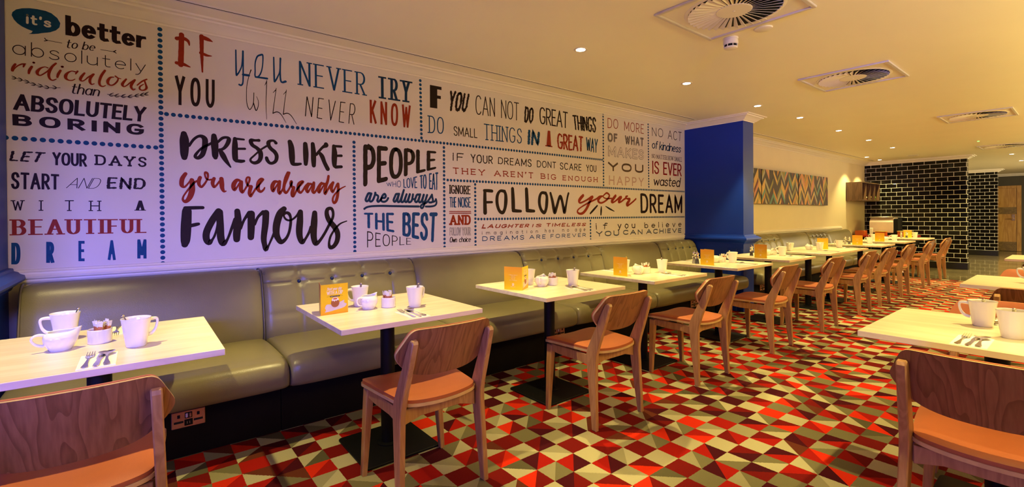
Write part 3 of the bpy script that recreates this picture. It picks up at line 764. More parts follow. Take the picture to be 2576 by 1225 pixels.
WORDS = [
 ("it's", 'round', 'w', [(-0.468,2.346),(-0.371,2.34),(-0.371,2.291),(-0.469,2.29)]),
 ('better', 'fat', 'k', [(-0.315,2.378),(0.041,2.368),(0.04,2.266),(-0.315,2.266)]),
 ('to be', 'pen', 'k', [(-0.316,2.246),(-0.183,2.247),(-0.184,2.203),(-0.316,2.194)]),
 ('absolutely', 'hair', 'k', [(-0.521,2.195),(0.038,2.192),(0.037,2.121),(-0.522,2.116)]),
 ('than', 'pen', 'k', [(-0.299,2.004),(-0.165,2),(-0.166,1.944),(-0.299,1.942)]),
 ('ABSOLUTELY', 'grot', 'k', [(-0.518,1.907),(0.039,1.912),(0.03,1.821),(-0.521,1.82)]),
 ('BORING', 'wide', 'k', [(-0.525,1.797),(0.027,1.806),(0.025,1.74),(-0.524,1.737)]),
 ('LET', 'brush', 'k', [(-0.534,1.6),(-0.398,1.603),(-0.416,1.546),(-0.539,1.546)]),
 ('YOUR', 'grot', 'k', [(-0.374,1.606),(-0.233,1.609),(-0.233,1.534),(-0.375,1.535)]),
 ('DAYS', 'slab', 'k', [(-0.196,1.606),(0.037,1.609),(0.035,1.548),(-0.196,1.546)]),
 ('START', 'impact', 'k', [(-0.532,1.489),(-0.348,1.485),(-0.349,1.4),(-0.533,1.397)]),
 ('AND', 'hairit', 'k', [(-0.316,1.468),(-0.165,1.471),(-0.171,1.41),(-0.321,1.409)]),
 ('END', 'brush', 'k', [(-0.149,1.479),(0.032,1.479),(0.032,1.413),(-0.149,1.411)]),
 ('W', 'type', 'k', [(-0.534,1.338),(-0.484,1.339),(-0.484,1.283),(-0.534,1.283)]),
 ('I', 'type', 'k', [(-0.428,1.339),(-0.388,1.34),(-0.388,1.282),(-0.429,1.282)]),
 ('T', 'type', 'k', [(-0.332,1.341),(-0.284,1.342),(-0.285,1.281),(-0.333,1.281)]),
 ('H', 'type', 'k', [(-0.226,1.34),(-0.174,1.341),(-0.175,1.281),(-0.227,1.281)]),
 ('A', 'stencil', 'k', [(-0.024,1.345),(0.031,1.345),(0.031,1.284),(-0.026,1.284)]),
 ('BEAUTIFUL', 'stencil', 'r', [(-0.532,1.236),(0.032,1.233),(0.031,1.149),(-0.532,1.151)]),
 ('D', 'impact', 'b', [(-0.535,1.112),(-0.501,1.111),(-0.502,0.994),(-0.536,0.997)]),
 ('R', 'impact', 'b', [(-0.403,1.112),(-0.371,1.11),(-0.372,0.994),(-0.404,0.996)]),
 ('E', 'impact', 'b', [(-0.273,1.112),(-0.247,1.111),(-0.248,0.995),(-0.274,0.997)]),
 ('A', 'impact', 'b', [(-0.147,1.111),(-0.112,1.11),(-0.113,0.993),(-0.148,0.996)]),
 ('M', 'impact', 'b', [(-0.013,1.111),(0.031,1.11),(0.03,0.993),(-0.014,0.996)]),
 ('YOU', 'impactw', 'k', [(0.181,2.131),(0.392,2.14),(0.39,1.954),(0.179,1.948)]),
 ('NEVER', 'serif', 'b', [(0.91,2.37),(1.402,2.372),(1.402,2.194),(0.911,2.195)]),
 ('TRY', 'stencilw', 'n', [(1.507,2.369),(1.787,2.373),(1.783,2.194),(1.508,2.191)]),
 ('NEVER', 'hairhand', 'k', [(0.949,2.124),(1.324,2.117),(1.322,1.953),(0.948,1.974)]),
 ('KNOW', 'impactw', 'r', [(1.434,2.168),(1.79,2.172),(1.784,1.982),(1.435,1.983)]),
 ('PEOPLE', 'roundcond', 'k', [(1.379,1.81),(2.031,1.807),(2.029,1.654),(1.375,1.473)]),
 ('WHO', 'hand', 'b', [(1.568,1.515),(1.695,1.54),(1.695,1.479),(1.571,1.488)]),
 ('LOVE', 'hand', 'b', [(1.716,1.551),(1.844,1.58),(1.845,1.478),(1.719,1.478)]),
 ('TO', 'hand', 'b', [(1.866,1.587),(1.934,1.605),(1.933,1.473),(1.869,1.477)]),
 ('EAT', 'hand', 'b', [(1.957,1.611),(2.048,1.627),(2.046,1.466),(1.957,1.473)]),
 ('THE', 'roundcond', 'b', [(1.379,1.271),(1.632,1.271),(1.634,1.108),(1.378,1.154)]),
 ('BEST', 'roundcond', 'b', [(1.706,1.274),(2.04,1.274),(2.022,1.004),(1.704,1.079)]),
 ('PEOPLE', 'thin', 'k', [(1.404,1.126),(1.784,1.054),(1.783,1.004),(1.403,0.996)]),
 ('IF', 'impact', 'k', [(1.973,2.377),(2.088,2.377),(2.086,2.182),(1.972,2.181)]),
 ('YOU', 'brush', 'k', [(2.161,2.364),(2.384,2.366),(2.361,2.189),(2.149,2.178)]),
 ('CAN', 'hair', 'k', [(2.447,2.365),(2.671,2.368),(2.672,2.189),(2.447,2.183)]),
 ('NOT', 'hair', 'k', [(2.745,2.366),(2.969,2.367),(2.968,2.188),(2.745,2.188)]),
 ('DO', 'brush', 'k', [(3.036,2.344),(3.17,2.343),(3.168,2.188),(3.037,2.18)]),
 ('GREAT', 'sans', 'k', [(3.243,2.368),(3.66,2.366),(3.656,2.189),(3.246,2.19)]),
 ('THINGS', 'rough', 'k', [(3.728,2.348),(4.122,2.367),(4.118,2.188),(3.75,2.187)]),
 ('DO', 'typeslab', 'b', [(1.959,2.111),(2.109,2.112),(2.107,1.965),(1.959,1.959)]),
 ('SMALL', 'hand', 'k', [(2.207,2.048),(2.465,2.052),(2.466,1.964),(2.21,1.962)]),
 ('THINGS', 'typeslab', 'b', [(2.54,2.11),(3.006,2.112),(3.005,1.962),(2.541,1.956)]),
 ('IN', 'brush', 'b', [(3.078,2.116),(3.249,2.108),(3.244,1.963),(3.079,1.959)]),
 ('A', 'stencil', 'r', [(3.326,2.132),(3.429,2.135),(3.427,1.964),(3.322,1.966)]),
 ('GREAT', 'rough', 'r', [(3.495,2.122),(3.902,2.127),(3.9,1.953),(3.499,1.953)]),
 ('WAY', 'hand', 'b', [(3.949,2.126),(4.15,2.122),(4.142,1.957),(3.95,1.966)]),
 ('IF', 'rough2', 'k', [(2.197,1.808),(2.313,1.811),(2.31,1.737),(2.196,1.737)]),
 ('YOUR', 'rough2', 'k', [(2.387,1.813),(2.641,1.811),(2.641,1.734),(2.389,1.733)]),
 ('DREAMS', 'rough2', 'k', [(2.705,1.806),(3.132,1.815),(3.131,1.735),(2.704,1.74)]),
 ('DONT', 'rough2', 'k', [(3.204,1.81),(3.478,1.812),(3.478,1.74),(3.205,1.739)]),
 ('SCARE', 'rough2', 'k', [(3.534,1.811),(3.872,1.814),(3.871,1.738),(3.536,1.734)]),
 ('YOU', 'rough2', 'k', [(3.947,1.814),(4.121,1.815),(4.121,1.737),(3.948,1.735)]),
 ('THEY', 'slab', 'r', [(2.196,1.677),(2.546,1.676),(2.545,1.621),(2.2,1.62)]),
 ("AREN'T", 'slab', 'r', [(2.653,1.677),(3.152,1.682),(3.152,1.621),(2.658,1.622)]),
 ('BIG', 'slab', 'r', [(3.257,1.679),(3.477,1.678),(3.477,1.62),(3.259,1.622)]),
 ('ENOUGH', 'slab', 'r', [(3.575,1.674),(4.14,1.679),(4.139,1.622),(3.575,1.62)]),
 ('IGNORE', 'slabcond', 'k', [(2.16,1.519),(2.385,1.518),(2.384,1.439),(2.16,1.44)]),
 ('THE', 'hand', 'b', [(2.159,1.411),(2.231,1.412),(2.23,1.317),(2.162,1.317)]),
 ('NOISE', 'hand', 'b', [(2.249,1.413),(2.387,1.414),(2.386,1.317),(2.248,1.317)]),
 ('AND', 'slabfat', 'r', [(2.161,1.25),(2.385,1.251),(2.384,1.158),(2.16,1.16)]),
 ('FOLLOW', 'outline', 'k', [(2.16,1.138),(2.277,1.138),(2.276,1.064),(2.159,1.068)]),
 ('YOUR', 'outline', 'k', [(2.289,1.138),(2.384,1.137),(2.383,1.062),(2.289,1.065)]),
 ('Own', 'script', 'k', [(2.154,1.054),(2.24,1.052),(2.24,1.003),(2.156,1.005)]),
 ('choice', 'script', 'k', [(2.251,1.052),(2.389,1.05),(2.389,1.002),(2.253,1.003)]),
 ('LAUGHTER', 'brushit', 'r', [(2.513,1.163),(3.102,1.156),(3.096,1.121),(2.505,1.122)]),
 ('IS', 'brushit', 'r', [(3.132,1.156),(3.27,1.156),(3.264,1.121),(3.131,1.122)]),
 ('TIMELESS', 'brushit', 'r', [(3.32,1.16),(3.945,1.155),(3.937,1.119),(3.326,1.123)]),
 ('imagination', 'typel', 'k', [(2.508,1.099),(3.211,1.098),(3.211,1.061),(2.508,1.064)]),
 ('has', 'typel', 'k', [(3.311,1.102),(3.439,1.102),(3.439,1.064),(3.31,1.063)]),
 ('no', 'typel', 'k', [(3.563,1.104),(3.668,1.104),(3.667,1.063),(3.563,1.063)]),
 ('age', 'typel', 'k', [(3.76,1.105),(3.93,1.104),(3.929,1.063),(3.759,1.063)]),
 ('DREAMS', 'widelight', 'b', [(2.512,1.048),(3.025,1.045),(3.025,0.999),(2.511,1.003)]),
 ('ARE', 'widelight', 'b', [(3.095,1.044),(3.319,1.043),(3.318,0.999),(3.095,1.001)]),
 ('FOREVER', 'widelight', 'b', [(3.39,1.043),(3.936,1.039),(3.936,0.999),(3.39,1.001)]),
 ('NO', 'thin', 'k', [(5.203,2.379),(5.451,2.384),(5.45,2.27),(5.207,2.266)]),
 ('ACT', 'thin', 'k', [(5.565,2.381),(5.896,2.389),(5.889,2.262),(5.563,2.263)]),
 ('of', 'script', 'n', [(5.193,2.208),(5.343,2.21),(5.342,2.103),(5.197,2.103)]),
 ('kindness', 'script', 'n', [(5.362,2.212),(5.894,2.206),(5.887,2.1),(5.36,2.097)]),
 ('NO MATTER HOW SMALL', 'type', 'k', [(5.199,2.033),(5.901,2.036),(5.901,1.976),(5.204,1.981)]),
 ('IS', 'grotr', 'r2', [(5.204,1.944),(5.359,1.943),(5.357,1.776),(5.207,1.776)]),
 ('EVER', 'grotr', 'r2', [(5.452,1.946),(5.892,1.946),(5.89,1.773),(5.45,1.773)]),
 ('wasted', 'script', 'k', [(5.222,1.744),(5.878,1.759),(5.862,1.621),(5.226,1.625)]),
 ('DREAM', 'roundcond', 'k', [(4.946,1.516),(5.905,1.508),(5.902,1.261),(4.953,1.262)]),
 ('if', 'rough3', 'k', [(4.103,1.152),(4.315,1.152),(4.304,1.073),(4.108,1.074)]),
 ('you', 'rough3', 'k', [(4.494,1.16),(4.84,1.159),(4.839,1.076),(4.497,1.076)]),
 ('believe', 'rough3', 'k', [(5.028,1.146),(5.884,1.151),(5.883,1.075),(5.032,1.072)]),
 ('YOU', 'fatcaps', 's', [(4.108,1.055),(4.523,1.057),(4.523,0.991),(4.114,0.995)]),
 ('CAN', 'fatcaps', 's', [(4.601,1.059),(4.988,1.058),(4.987,0.994),(4.601,1)]),
 ('ACHIEVE', 'fatcaps', 's', [(5.069,1.06),(5.877,1.054),(5.876,0.992),(5.069,0.996)]),
 ('DO', 'thin', 'r', [(4.324,2.388),(4.518,2.392),(4.517,2.279),(4.324,2.27)]),
 ('MORE', 'thin', 'r', [(4.635,2.388),(5.03,2.393),(5.027,2.273),(4.634,2.273)]),
 ('OF', 'inline', 'k', [(4.322,2.215),(4.505,2.22),(4.504,2.116),(4.321,2.105)]),
 ('WHAT', 'inline', 'k', [(4.645,2.218),(5.025,2.223),(5.024,2.111),(4.648,2.108)]),
 ('MAKES', 'outline2', 'k', [(4.332,2.06),(5.025,2.069),(5.023,1.942),(4.331,1.938)]),
 ('YOU', 'fatcaps', 'g', [(4.328,1.87),(5.015,1.878),(5.014,1.773),(4.332,1.765)]),
 ('HAPPY', 'double', 'r', [(4.346,1.709),(5.02,1.711),(5.019,1.605),(4.345,1.602)]),
]
TRACED = [
 ('famous', 'k', [[(0.234,1.283,0.0511),(0.229,1.187,0.0562),(0.225,1.101,0.0511),(0.221,1.069,0.0358)],
  [(0.226,1.301,0.023),(0.279,1.303,0.0225),(0.318,1.304,0.021)],
  [(0.251,1.188,0.023),(0.278,1.195,0.023),(0.294,1.199,0.0192)],
  [(0.405,1.282,0.0379),(0.369,1.22,0.0407),(0.339,1.15,0.0402),(0.336,1.102,0.0383),(0.351,1.078,0.0352),(0.368,1.095,0.0163),(0.383,1.125,0.0142),(0.394,1.172,0.0108),(0.405,1.237,0.0163)],
  [(0.41,1.276,0.0407),(0.414,1.184,0.0412),(0.416,1.109,0.0426),(0.429,1.069,0.0379),(0.452,1.092,0.0163),(0.479,1.167,0.019),(0.5,1.228,0.024)],
  [(0.512,1.282,0.0352),(0.516,1.212,0.0429),(0.508,1.136,0.0455),(0.507,1.092,0.0398)],
  [(0.529,1.166,0.021),(0.554,1.227,0.0171),(0.584,1.27,0.03)],
  [(0.595,1.264,0.0449),(0.594,1.18,0.0449),(0.591,1.103,0.0398)],
  [(0.614,1.192,0.0199),(0.636,1.242,0.018),(0.668,1.276,0.0256)],
  [(0.685,1.27,0.0426),(0.681,1.194,0.042),(0.67,1.1,0.0375),(0.674,1.053,0.033),(0.683,1.018,0.03),(0.699,1.042,0.015),(0.717,1.083,0.015),(0.735,1.127,0.018)],
  [(0.801,1.299,0.036),(0.774,1.264,0.0469),(0.753,1.193,0.0479),(0.749,1.129,0.044),(0.761,1.088,0.0376),(0.781,1.064,0.033),(0.811,1.086,0.0219),(0.832,1.13,0.0189),(0.843,1.189,0.0197),(0.844,1.234,0.018),(0.833,1.264,0.023),(0.813,1.27,0.021),(0.799,1.251,0.0141),(0.812,1.225,0.0148),(0.836,1.216,0.0141),(0.86,1.226,0.0141),(0.885,1.25,0.0157),(0.901,1.273,0.021)],
  [(0.91,1.277,0.0361),(0.906,1.207,0.0456),(0.901,1.142,0.046),(0.905,1.092,0.0409),(0.92,1.059,0.0361),(0.939,1.075,0.0197),(0.968,1.127,0.0197),(0.981,1.167,0.0197)],
  [(1.009,1.27,0.0361),(1.005,1.206,0.0471),(1,1.139,0.0471),(1.002,1.082,0.0427),(1.015,1.045,0.0377),(1.041,1.061,0.023),(1.077,1.114,0.0206),(1.111,1.178,0.0206),(1.138,1.232,0.0206),(1.142,1.273,0.0206),(1.129,1.302,0.024),(1.102,1.297,0.0274),(1.095,1.263,0.0326),(1.111,1.215,0.0377),(1.151,1.163,0.0411),(1.174,1.114,0.0394),(1.17,1.059,0.036),(1.146,1.019,0.0309),(1.119,1.01,0.0291),(1.11,1.041,0.0181),(1.12,1.089,0.0171),(1.144,1.132,0.0154),(1.171,1.166,0.0154),(1.199,1.19,0.012),(1.244,1.207,0.0086)]]),
 ('you', 'r', [[(0.229,1.518,0.021),(0.213,1.489,0.0248),(0.208,1.461,0.0248),(0.21,1.442,0.0223),(0.222,1.434,0.0143),(0.235,1.447,0.0111),(0.25,1.469,0.0105),(0.26,1.483,0.0182)],
  [(0.262,1.479,0.0255),(0.264,1.444,0.0286),(0.262,1.411,0.0325),(0.252,1.374,0.0304),(0.238,1.35,0.0248),(0.225,1.342,0.0203),(0.214,1.354,0.0134),(0.217,1.374,0.0105),(0.231,1.4,0.0105),(0.249,1.428,0.0122),(0.273,1.462,0.0134),(0.289,1.475,0.0122)],
  [(0.306,1.498,0.021),(0.299,1.476,0.0223),(0.3,1.452,0.0191),(0.312,1.437,0.0143),(0.325,1.451,0.0138),(0.339,1.475,0.0115),(0.348,1.502,0.0122),(0.346,1.526,0.0142),(0.335,1.532,0.0142),(0.332,1.517,0.011),(0.339,1.493,0.0105),(0.354,1.485,0.011),(0.368,1.488,0.0117)],
  [(0.382,1.495,0.02),(0.374,1.47,0.0223),(0.376,1.45,0.0191),(0.383,1.439,0.0142),(0.396,1.453,0.0122),(0.412,1.478,0.0122)],
  [(0.423,1.495,0.0255),(0.425,1.461,0.0284),(0.427,1.434,0.0243),(0.436,1.413,0.0162),(0.448,1.414,0.0085)]]),
 ('are', 'r', [[(0.527,1.488,0.017),(0.511,1.489,0.0223),(0.495,1.466,0.0276),(0.491,1.441,0.0255),(0.498,1.425,0.0192),(0.513,1.444,0.0117),(0.527,1.472,0.0096),(0.537,1.481,0.0122)],
  [(0.537,1.479,0.0234),(0.535,1.447,0.0258),(0.536,1.424,0.0246),(0.544,1.409,0.0171),(0.556,1.425,0.0123),(0.571,1.453,0.0127),(0.585,1.486,0.0134),(0.586,1.509,0.0149),(0.573,1.51,0.0128),(0.567,1.489,0.0149),(0.573,1.464,0.0142),(0.583,1.453,0.0179),(0.595,1.449,0.0246)],
  [(0.595,1.449,0.0246),(0.587,1.416,0.0234),(0.587,1.398,0.0234),(0.593,1.384,0.017),(0.605,1.403,0.0134),(0.624,1.436,0.0134),(0.645,1.462,0.0112),(0.662,1.486,0.0112),(0.671,1.501,0.0127),(0.658,1.503,0.0202),(0.643,1.483,0.0246),(0.637,1.455,0.0255),(0.638,1.432,0.0246),(0.653,1.416,0.0179),(0.67,1.428,0.0134),(0.679,1.445,0.0096)]]),
 ('already', 'r', [[(0.76,1.49,0.0157),(0.742,1.487,0.0235),(0.729,1.463,0.0269),(0.727,1.439,0.0246),(0.733,1.423,0.0179),(0.746,1.445,0.0129),(0.762,1.474,0.0112),(0.773,1.493,0.0134)],
  [(0.774,1.491,0.0224),(0.77,1.45,0.0235),(0.767,1.426,0.0224),(0.774,1.407,0.0188),(0.788,1.427,0.014),(0.804,1.461,0.0134),(0.826,1.517,0.0141),(0.838,1.557,0.0172)],
  [(0.83,1.556,0.0211),(0.815,1.517,0.0235),(0.804,1.468,0.0213),(0.801,1.434,0.0202),(0.814,1.413,0.0188),(0.83,1.43,0.0141),(0.846,1.462,0.0141),(0.855,1.487,0.0141),(0.851,1.494,0.0202),(0.848,1.477,0.0211),(0.855,1.458,0.0172),(0.866,1.453,0.0211)],
  [(0.866,1.451,0.0235),(0.857,1.414,0.0258),(0.857,1.392,0.0202),(0.866,1.39,0.0134),(0.88,1.42,0.014),(0.894,1.449,0.0134),(0.917,1.475,0.0135),(0.931,1.495,0.0141),(0.922,1.497,0.0188),(0.903,1.479,0.0258),(0.896,1.449,0.0235),(0.898,1.43,0.0221),(0.912,1.416,0.0172),(0.928,1.433,0.0141),(0.947,1.464,0.0172),(0.966,1.484,0.0172)],
  [(0.987,1.482,0.0172),(0.971,1.479,0.0211),(0.956,1.456,0.0245),(0.954,1.434,0.0221),(0.963,1.422,0.0172),(0.978,1.445,0.0123),(0.995,1.478,0.0123)],
  [(1.005,1.492,0.0205),(1.002,1.458,0.0221),(0.996,1.433,0.0231),(1.006,1.418,0.0184),(1.023,1.439,0.0147),(1.04,1.469,0.0164),(1.06,1.493,0.0172)],
  [(1.074,1.488,0.0179),(1.055,1.485,0.0221),(1.042,1.459,0.0245),(1.037,1.434,0.0231),(1.044,1.422,0.0167),(1.059,1.447,0.0128),(1.084,1.489,0.0128)],
  [(1.111,1.546,0.0184),(1.104,1.507,0.0205),(1.091,1.471,0.0231),(1.084,1.435,0.0245),(1.086,1.415,0.0218),(1.101,1.438,0.0154),(1.121,1.472,0.0179),(1.144,1.499,0.0205)],
  [(1.145,1.499,0.0192),(1.134,1.47,0.0221),(1.131,1.447,0.0231),(1.141,1.429,0.0192),(1.156,1.453,0.0128),(1.174,1.487,0.0154)],
  [(1.181,1.49,0.0218),(1.182,1.451,0.0209),(1.176,1.399,0.0231),(1.165,1.36,0.0231),(1.15,1.345,0.0192),(1.14,1.363,0.0154),(1.145,1.391,0.0141),(1.166,1.422,0.0128),(1.197,1.452,0.012),(1.236,1.474,0.008)]]),
 ('dress', 'k', [[(0.223,1.771,0.0321),(0.225,1.733,0.049),(0.225,1.688,0.0482),(0.224,1.643,0.0422),(0.224,1.62,0.0319)],
  [(0.25,1.697,0.0149),(0.273,1.738,0.016),(0.298,1.761,0.017),(0.319,1.763,0.0234),(0.334,1.746,0.0319),(0.334,1.709,0.0319),(0.328,1.674,0.0298),(0.318,1.643,0.0277),(0.297,1.623,0.0221),(0.282,1.629,0.0191),(0.285,1.645,0.017),(0.303,1.672,0.0141),(0.326,1.695,0.0156),(0.354,1.713,0.0161),(0.373,1.727,0.0156)],
  [(0.384,1.774,0.0301),(0.387,1.726,0.0424),(0.389,1.679,0.0383),(0.39,1.644,0.0351),(0.391,1.632,0.0256)],
  [(0.405,1.734,0.0149),(0.431,1.763,0.0179),(0.456,1.77,0.0179),(0.468,1.759,0.0256),(0.459,1.727,0.0247),(0.439,1.697,0.0192),(0.415,1.683,0.017)],
  [(0.417,1.684,0.0223),(0.432,1.652,0.0335),(0.452,1.613,0.0256),(0.476,1.575,0.0094)],
  [(0.503,1.767,0.0234),(0.503,1.724,0.0341),(0.502,1.676,0.0351),(0.504,1.634,0.0335),(0.51,1.62,0.0246)],
  [(0.503,1.767,0.016),(0.555,1.766,0.0135)],
  [(0.513,1.7,0.0156),(0.561,1.704,0.0153)],
  [(0.51,1.62,0.0223),(0.537,1.618,0.0235),(0.554,1.621,0.018)],
  [(0.646,1.769,0.0212),(0.624,1.767,0.0165),(0.6,1.765,0.0259),(0.598,1.75,0.0259),(0.609,1.731,0.0246),(0.635,1.714,0.0246),(0.654,1.689,0.0306),(0.656,1.652,0.0283),(0.643,1.624,0.0246),(0.618,1.612,0.0224),(0.597,1.621,0.0168),(0.595,1.638,0.0134),(0.615,1.661,0.0123),(0.637,1.685,0.0123),(0.661,1.709,0.0141)],
  [(0.643,1.695,0.0141),(0.667,1.714,0.013),(0.692,1.733,0.0141)],
  [(0.753,1.761,0.0222),(0.74,1.775,0.0165),(0.719,1.773,0.0188),(0.706,1.76,0.0271),(0.708,1.737,0.0259),(0.723,1.716,0.0259),(0.744,1.698,0.0271),(0.757,1.671,0.0259),(0.752,1.638,0.0235),(0.734,1.62,0.0212),(0.713,1.618,0.0212),(0.698,1.635,0.0235),(0.693,1.652,0.0224)]]),
 ('like', 'k', [[(0.844,1.778,0.031),(0.853,1.74,0.0395),(0.857,1.677,0.0413),(0.859,1.638,0.0346),(0.864,1.621,0.0258),(0.89,1.62,0.0232),(0.915,1.625,0.0173)],
  [(0.948,1.772,0.031),(0.951,1.71,0.0387),(0.951,1.657,0.0346),(0.95,1.626,0.0272)],
  [(1,1.777,0.0284),(1.005,1.714,0.0361),(1.005,1.661,0.0361),(1.006,1.619,0.0296)],
  [(1.095,1.782,0.0321),(1.094,1.774,0.0335),(1.071,1.759,0.0202),(1.045,1.728,0.0189),(1.025,1.7,0.0206)],
  [(1.043,1.72,0.0206),(1.065,1.692,0.0323),(1.083,1.645,0.0296),(1.106,1.599,0.031)],
  [(1.152,1.774,0.0269),(1.157,1.726,0.0404),(1.155,1.672,0.0404),(1.156,1.631,0.0323),(1.164,1.618,0.0242)],
  [(1.16,1.775,0.0189),(1.208,1.776,0.0189)],
  [(1.175,1.703,0.0189),(1.208,1.706,0.021)],
  [(1.164,1.617,0.0242),(1.207,1.622,0.0229)]]),
 ('ridiculous', 'r', [[(-0.511,2.064,0.0099),(-0.519,2.046,0.0116),(-0.522,2.028,0.0112),(-0.515,2.038,0.0052),(-0.503,2.056,0.006),(-0.487,2.069,0.0071),(-0.473,2.073,0.006)],
  [(-0.478,2.067,0.0099),(-0.481,2.055,0.006)],
  [(-0.449,2.063,0.0105),(-0.458,2.042,0.012),(-0.461,2.024,0.009)],
  [(-0.442,2.086,0.0108),(-0.441,2.086,0.0107)],
  [(-0.387,2.068,0.006),(-0.399,2.071,0.0049),(-0.416,2.06,0.009),(-0.428,2.04,0.0134),(-0.427,2.026,0.0113),(-0.418,2.021,0.0067),(-0.404,2.032,0.0064),(-0.386,2.053,0.0071),(-0.369,2.08,0.0105),(-0.355,2.099,0.009)],
  [(-0.369,2.08,0.0105),(-0.38,2.053,0.0127),(-0.384,2.029,0.012),(-0.38,2.01,0.0097),(-0.369,2.003,0.0065),(-0.354,2.013,0.0037)],
  [(-0.337,2.063,0.0105),(-0.346,2.041,0.012),(-0.35,2.023,0.0089)],
  [(-0.33,2.085,0.0117),(-0.328,2.086,0.0102)],
  [(-0.276,2.067,0.0067),(-0.292,2.068,0.0052),(-0.308,2.055,0.0099),(-0.316,2.038,0.0142),(-0.315,2.023,0.012),(-0.303,2.015,0.0067),(-0.289,2.017,0.0057),(-0.278,2.026,0.004)],
  [(-0.267,2.072,0.0089),(-0.275,2.056,0.0065)],
  [(-0.238,2.067,0.0089),(-0.25,2.046,0.012),(-0.256,2.028,0.0121),(-0.249,2.02,0.006),(-0.237,2.028,0.0057),(-0.222,2.047,0.0073),(-0.199,2.068,0.0097)],
  [(-0.202,2.065,0.012),(-0.213,2.043,0.012),(-0.216,2.022,0.0121),(-0.209,2.008,0.0075),(-0.197,2.014,0.004)],
  [(-0.15,2.098,0.0111),(-0.166,2.065,0.0128),(-0.175,2.029,0.0121),(-0.172,2.009,0.0105),(-0.16,2.004,0.0068),(-0.148,2.012,0.004)],
  [(-0.111,2.067,0.0049),(-0.126,2.062,0.0095),(-0.137,2.043,0.0138),(-0.137,2.026,0.0121),(-0.126,2.017,0.0073),(-0.112,2.023,0.0078),(-0.097,2.043,0.0085),(-0.092,2.063,0.0068),(-0.104,2.074,0.0081)],
  [(-0.104,2.074,0.0081),(-0.092,2.065,0.0068),(-0.079,2.063,0.004)],
  [(-0.055,2.065,0.0089),(-0.069,2.042,0.013),(-0.073,2.028,0.0128),(-0.066,2.019,0.0065),(-0.054,2.027,0.0057),(-0.036,2.048,0.0077),(-0.015,2.067,0.011)],
  [(-0.018,2.062,0.0121),(-0.029,2.041,0.0139),(-0.033,2.023,0.013),(-0.024,2.007,0.0085),(-0.014,2.013,0.0046)],
  [(-0.004,2.038,0.0068),(0.019,2.065,0.0085),(0.041,2.081,0.0085)],
  [(0.031,2.069,0.0091),(0.036,2.05,0.0097),(0.04,2.031,0.0121),(0.034,2.018,0.0097),(0.02,2.011,0.0073),(0.008,2.016,0.0085),(0.009,2.032,0.0082),(0.026,2.049,0.0046)]]),
 ('are', 'n', [[(1.442,1.423,0.0179),(1.419,1.424,0.0186),(1.406,1.403,0.0186),(1.395,1.373,0.0186),(1.404,1.362,0.0186),(1.42,1.374,0.0172),(1.437,1.416,0.0186)],
  [(1.442,1.423,0.0169),(1.427,1.373,0.0169),(1.435,1.359,0.0169),(1.453,1.371,0.0176),(1.469,1.407,0.0176),(1.474,1.431,0.0176)],
  [(1.475,1.43,0.0176),(1.477,1.417,0.0176),(1.496,1.407,0.0169),(1.497,1.39,0.0176),(1.49,1.369,0.0176),(1.5,1.359,0.0183),(1.519,1.377,0.0183),(1.53,1.39,0.0176),(1.551,1.391,0.0183),(1.562,1.406,0.0183),(1.552,1.423,0.0176),(1.533,1.406,0.0176),(1.522,1.377,0.0169),(1.53,1.362,0.0176),(1.551,1.36,0.0183),(1.57,1.37,0.0175),(1.582,1.389,0.0183)]]),
 ('always', 'n', [[(1.678,1.425,0.0195),(1.653,1.424,0.0188),(1.642,1.405,0.0188),(1.629,1.374,0.0188),(1.638,1.361,0.0188),(1.655,1.376,0.0188),(1.672,1.414,0.0194)],
  [(1.678,1.427,0.0189),(1.664,1.375,0.0189),(1.672,1.359,0.0183),(1.689,1.375,0.0183),(1.721,1.46,0.0183)],
  [(1.721,1.46,0.0183),(1.697,1.375,0.0189),(1.706,1.359,0.0183),(1.723,1.373,0.0183),(1.745,1.425,0.0183)],
  [(1.745,1.425,0.0183),(1.729,1.376,0.0189),(1.738,1.36,0.0189),(1.754,1.373,0.0189),(1.775,1.426,0.0196)],
  [(1.775,1.426,0.0196),(1.76,1.373,0.0189),(1.771,1.359,0.0189),(1.792,1.374,0.0189),(1.804,1.425,0.0189)],
  [(1.803,1.422,0.0161),(1.798,1.39,0.0167),(1.815,1.385,0.0167)],
  [(1.869,1.424,0.0202),(1.842,1.423,0.0194),(1.83,1.401,0.0194),(1.821,1.374,0.0194),(1.833,1.361,0.0194),(1.851,1.376,0.0194),(1.866,1.413,0.0202)],
  [(1.871,1.427,0.0196),(1.857,1.375,0.0189),(1.868,1.359,0.0196),(1.886,1.376,0.0202),(1.905,1.425,0.0196)],
  [(1.905,1.425,0.0196),(1.891,1.376,0.0196),(1.898,1.359,0.0195),(1.917,1.373,0.0189),(1.937,1.423,0.0196)],
  [(1.937,1.423,0.0185),(1.916,1.362,0.0184),(1.901,1.324,0.0178),(1.886,1.309,0.0178),(1.874,1.324,0.0185),(1.892,1.343,0.0178),(1.929,1.357,0.0185),(1.959,1.39,0.0184),(1.984,1.427,0.0191)],
  [(1.984,1.427,0.0191),(1.987,1.405,0.0191),(1.993,1.377,0.0191),(1.981,1.361,0.0185),(1.956,1.36,0.0185)],
  [(1.981,1.361,0.0159),(2.009,1.369,0.0159),(2.024,1.389,0.0164)],
  [(1.383,1.301,0.0164),(1.406,1.315,0.0164),(1.45,1.323,0.0164),(1.529,1.326,0.0177),(1.611,1.325,0.0171),(1.722,1.324,0.0183),(1.856,1.324,0.019)],
  [(1.922,1.324,0.0161),(1.974,1.325,0.0173),(2.011,1.333,0.0166),(2.027,1.353,0.0173),(2.026,1.378,0.0173),(2.021,1.389,0.0173)]]),
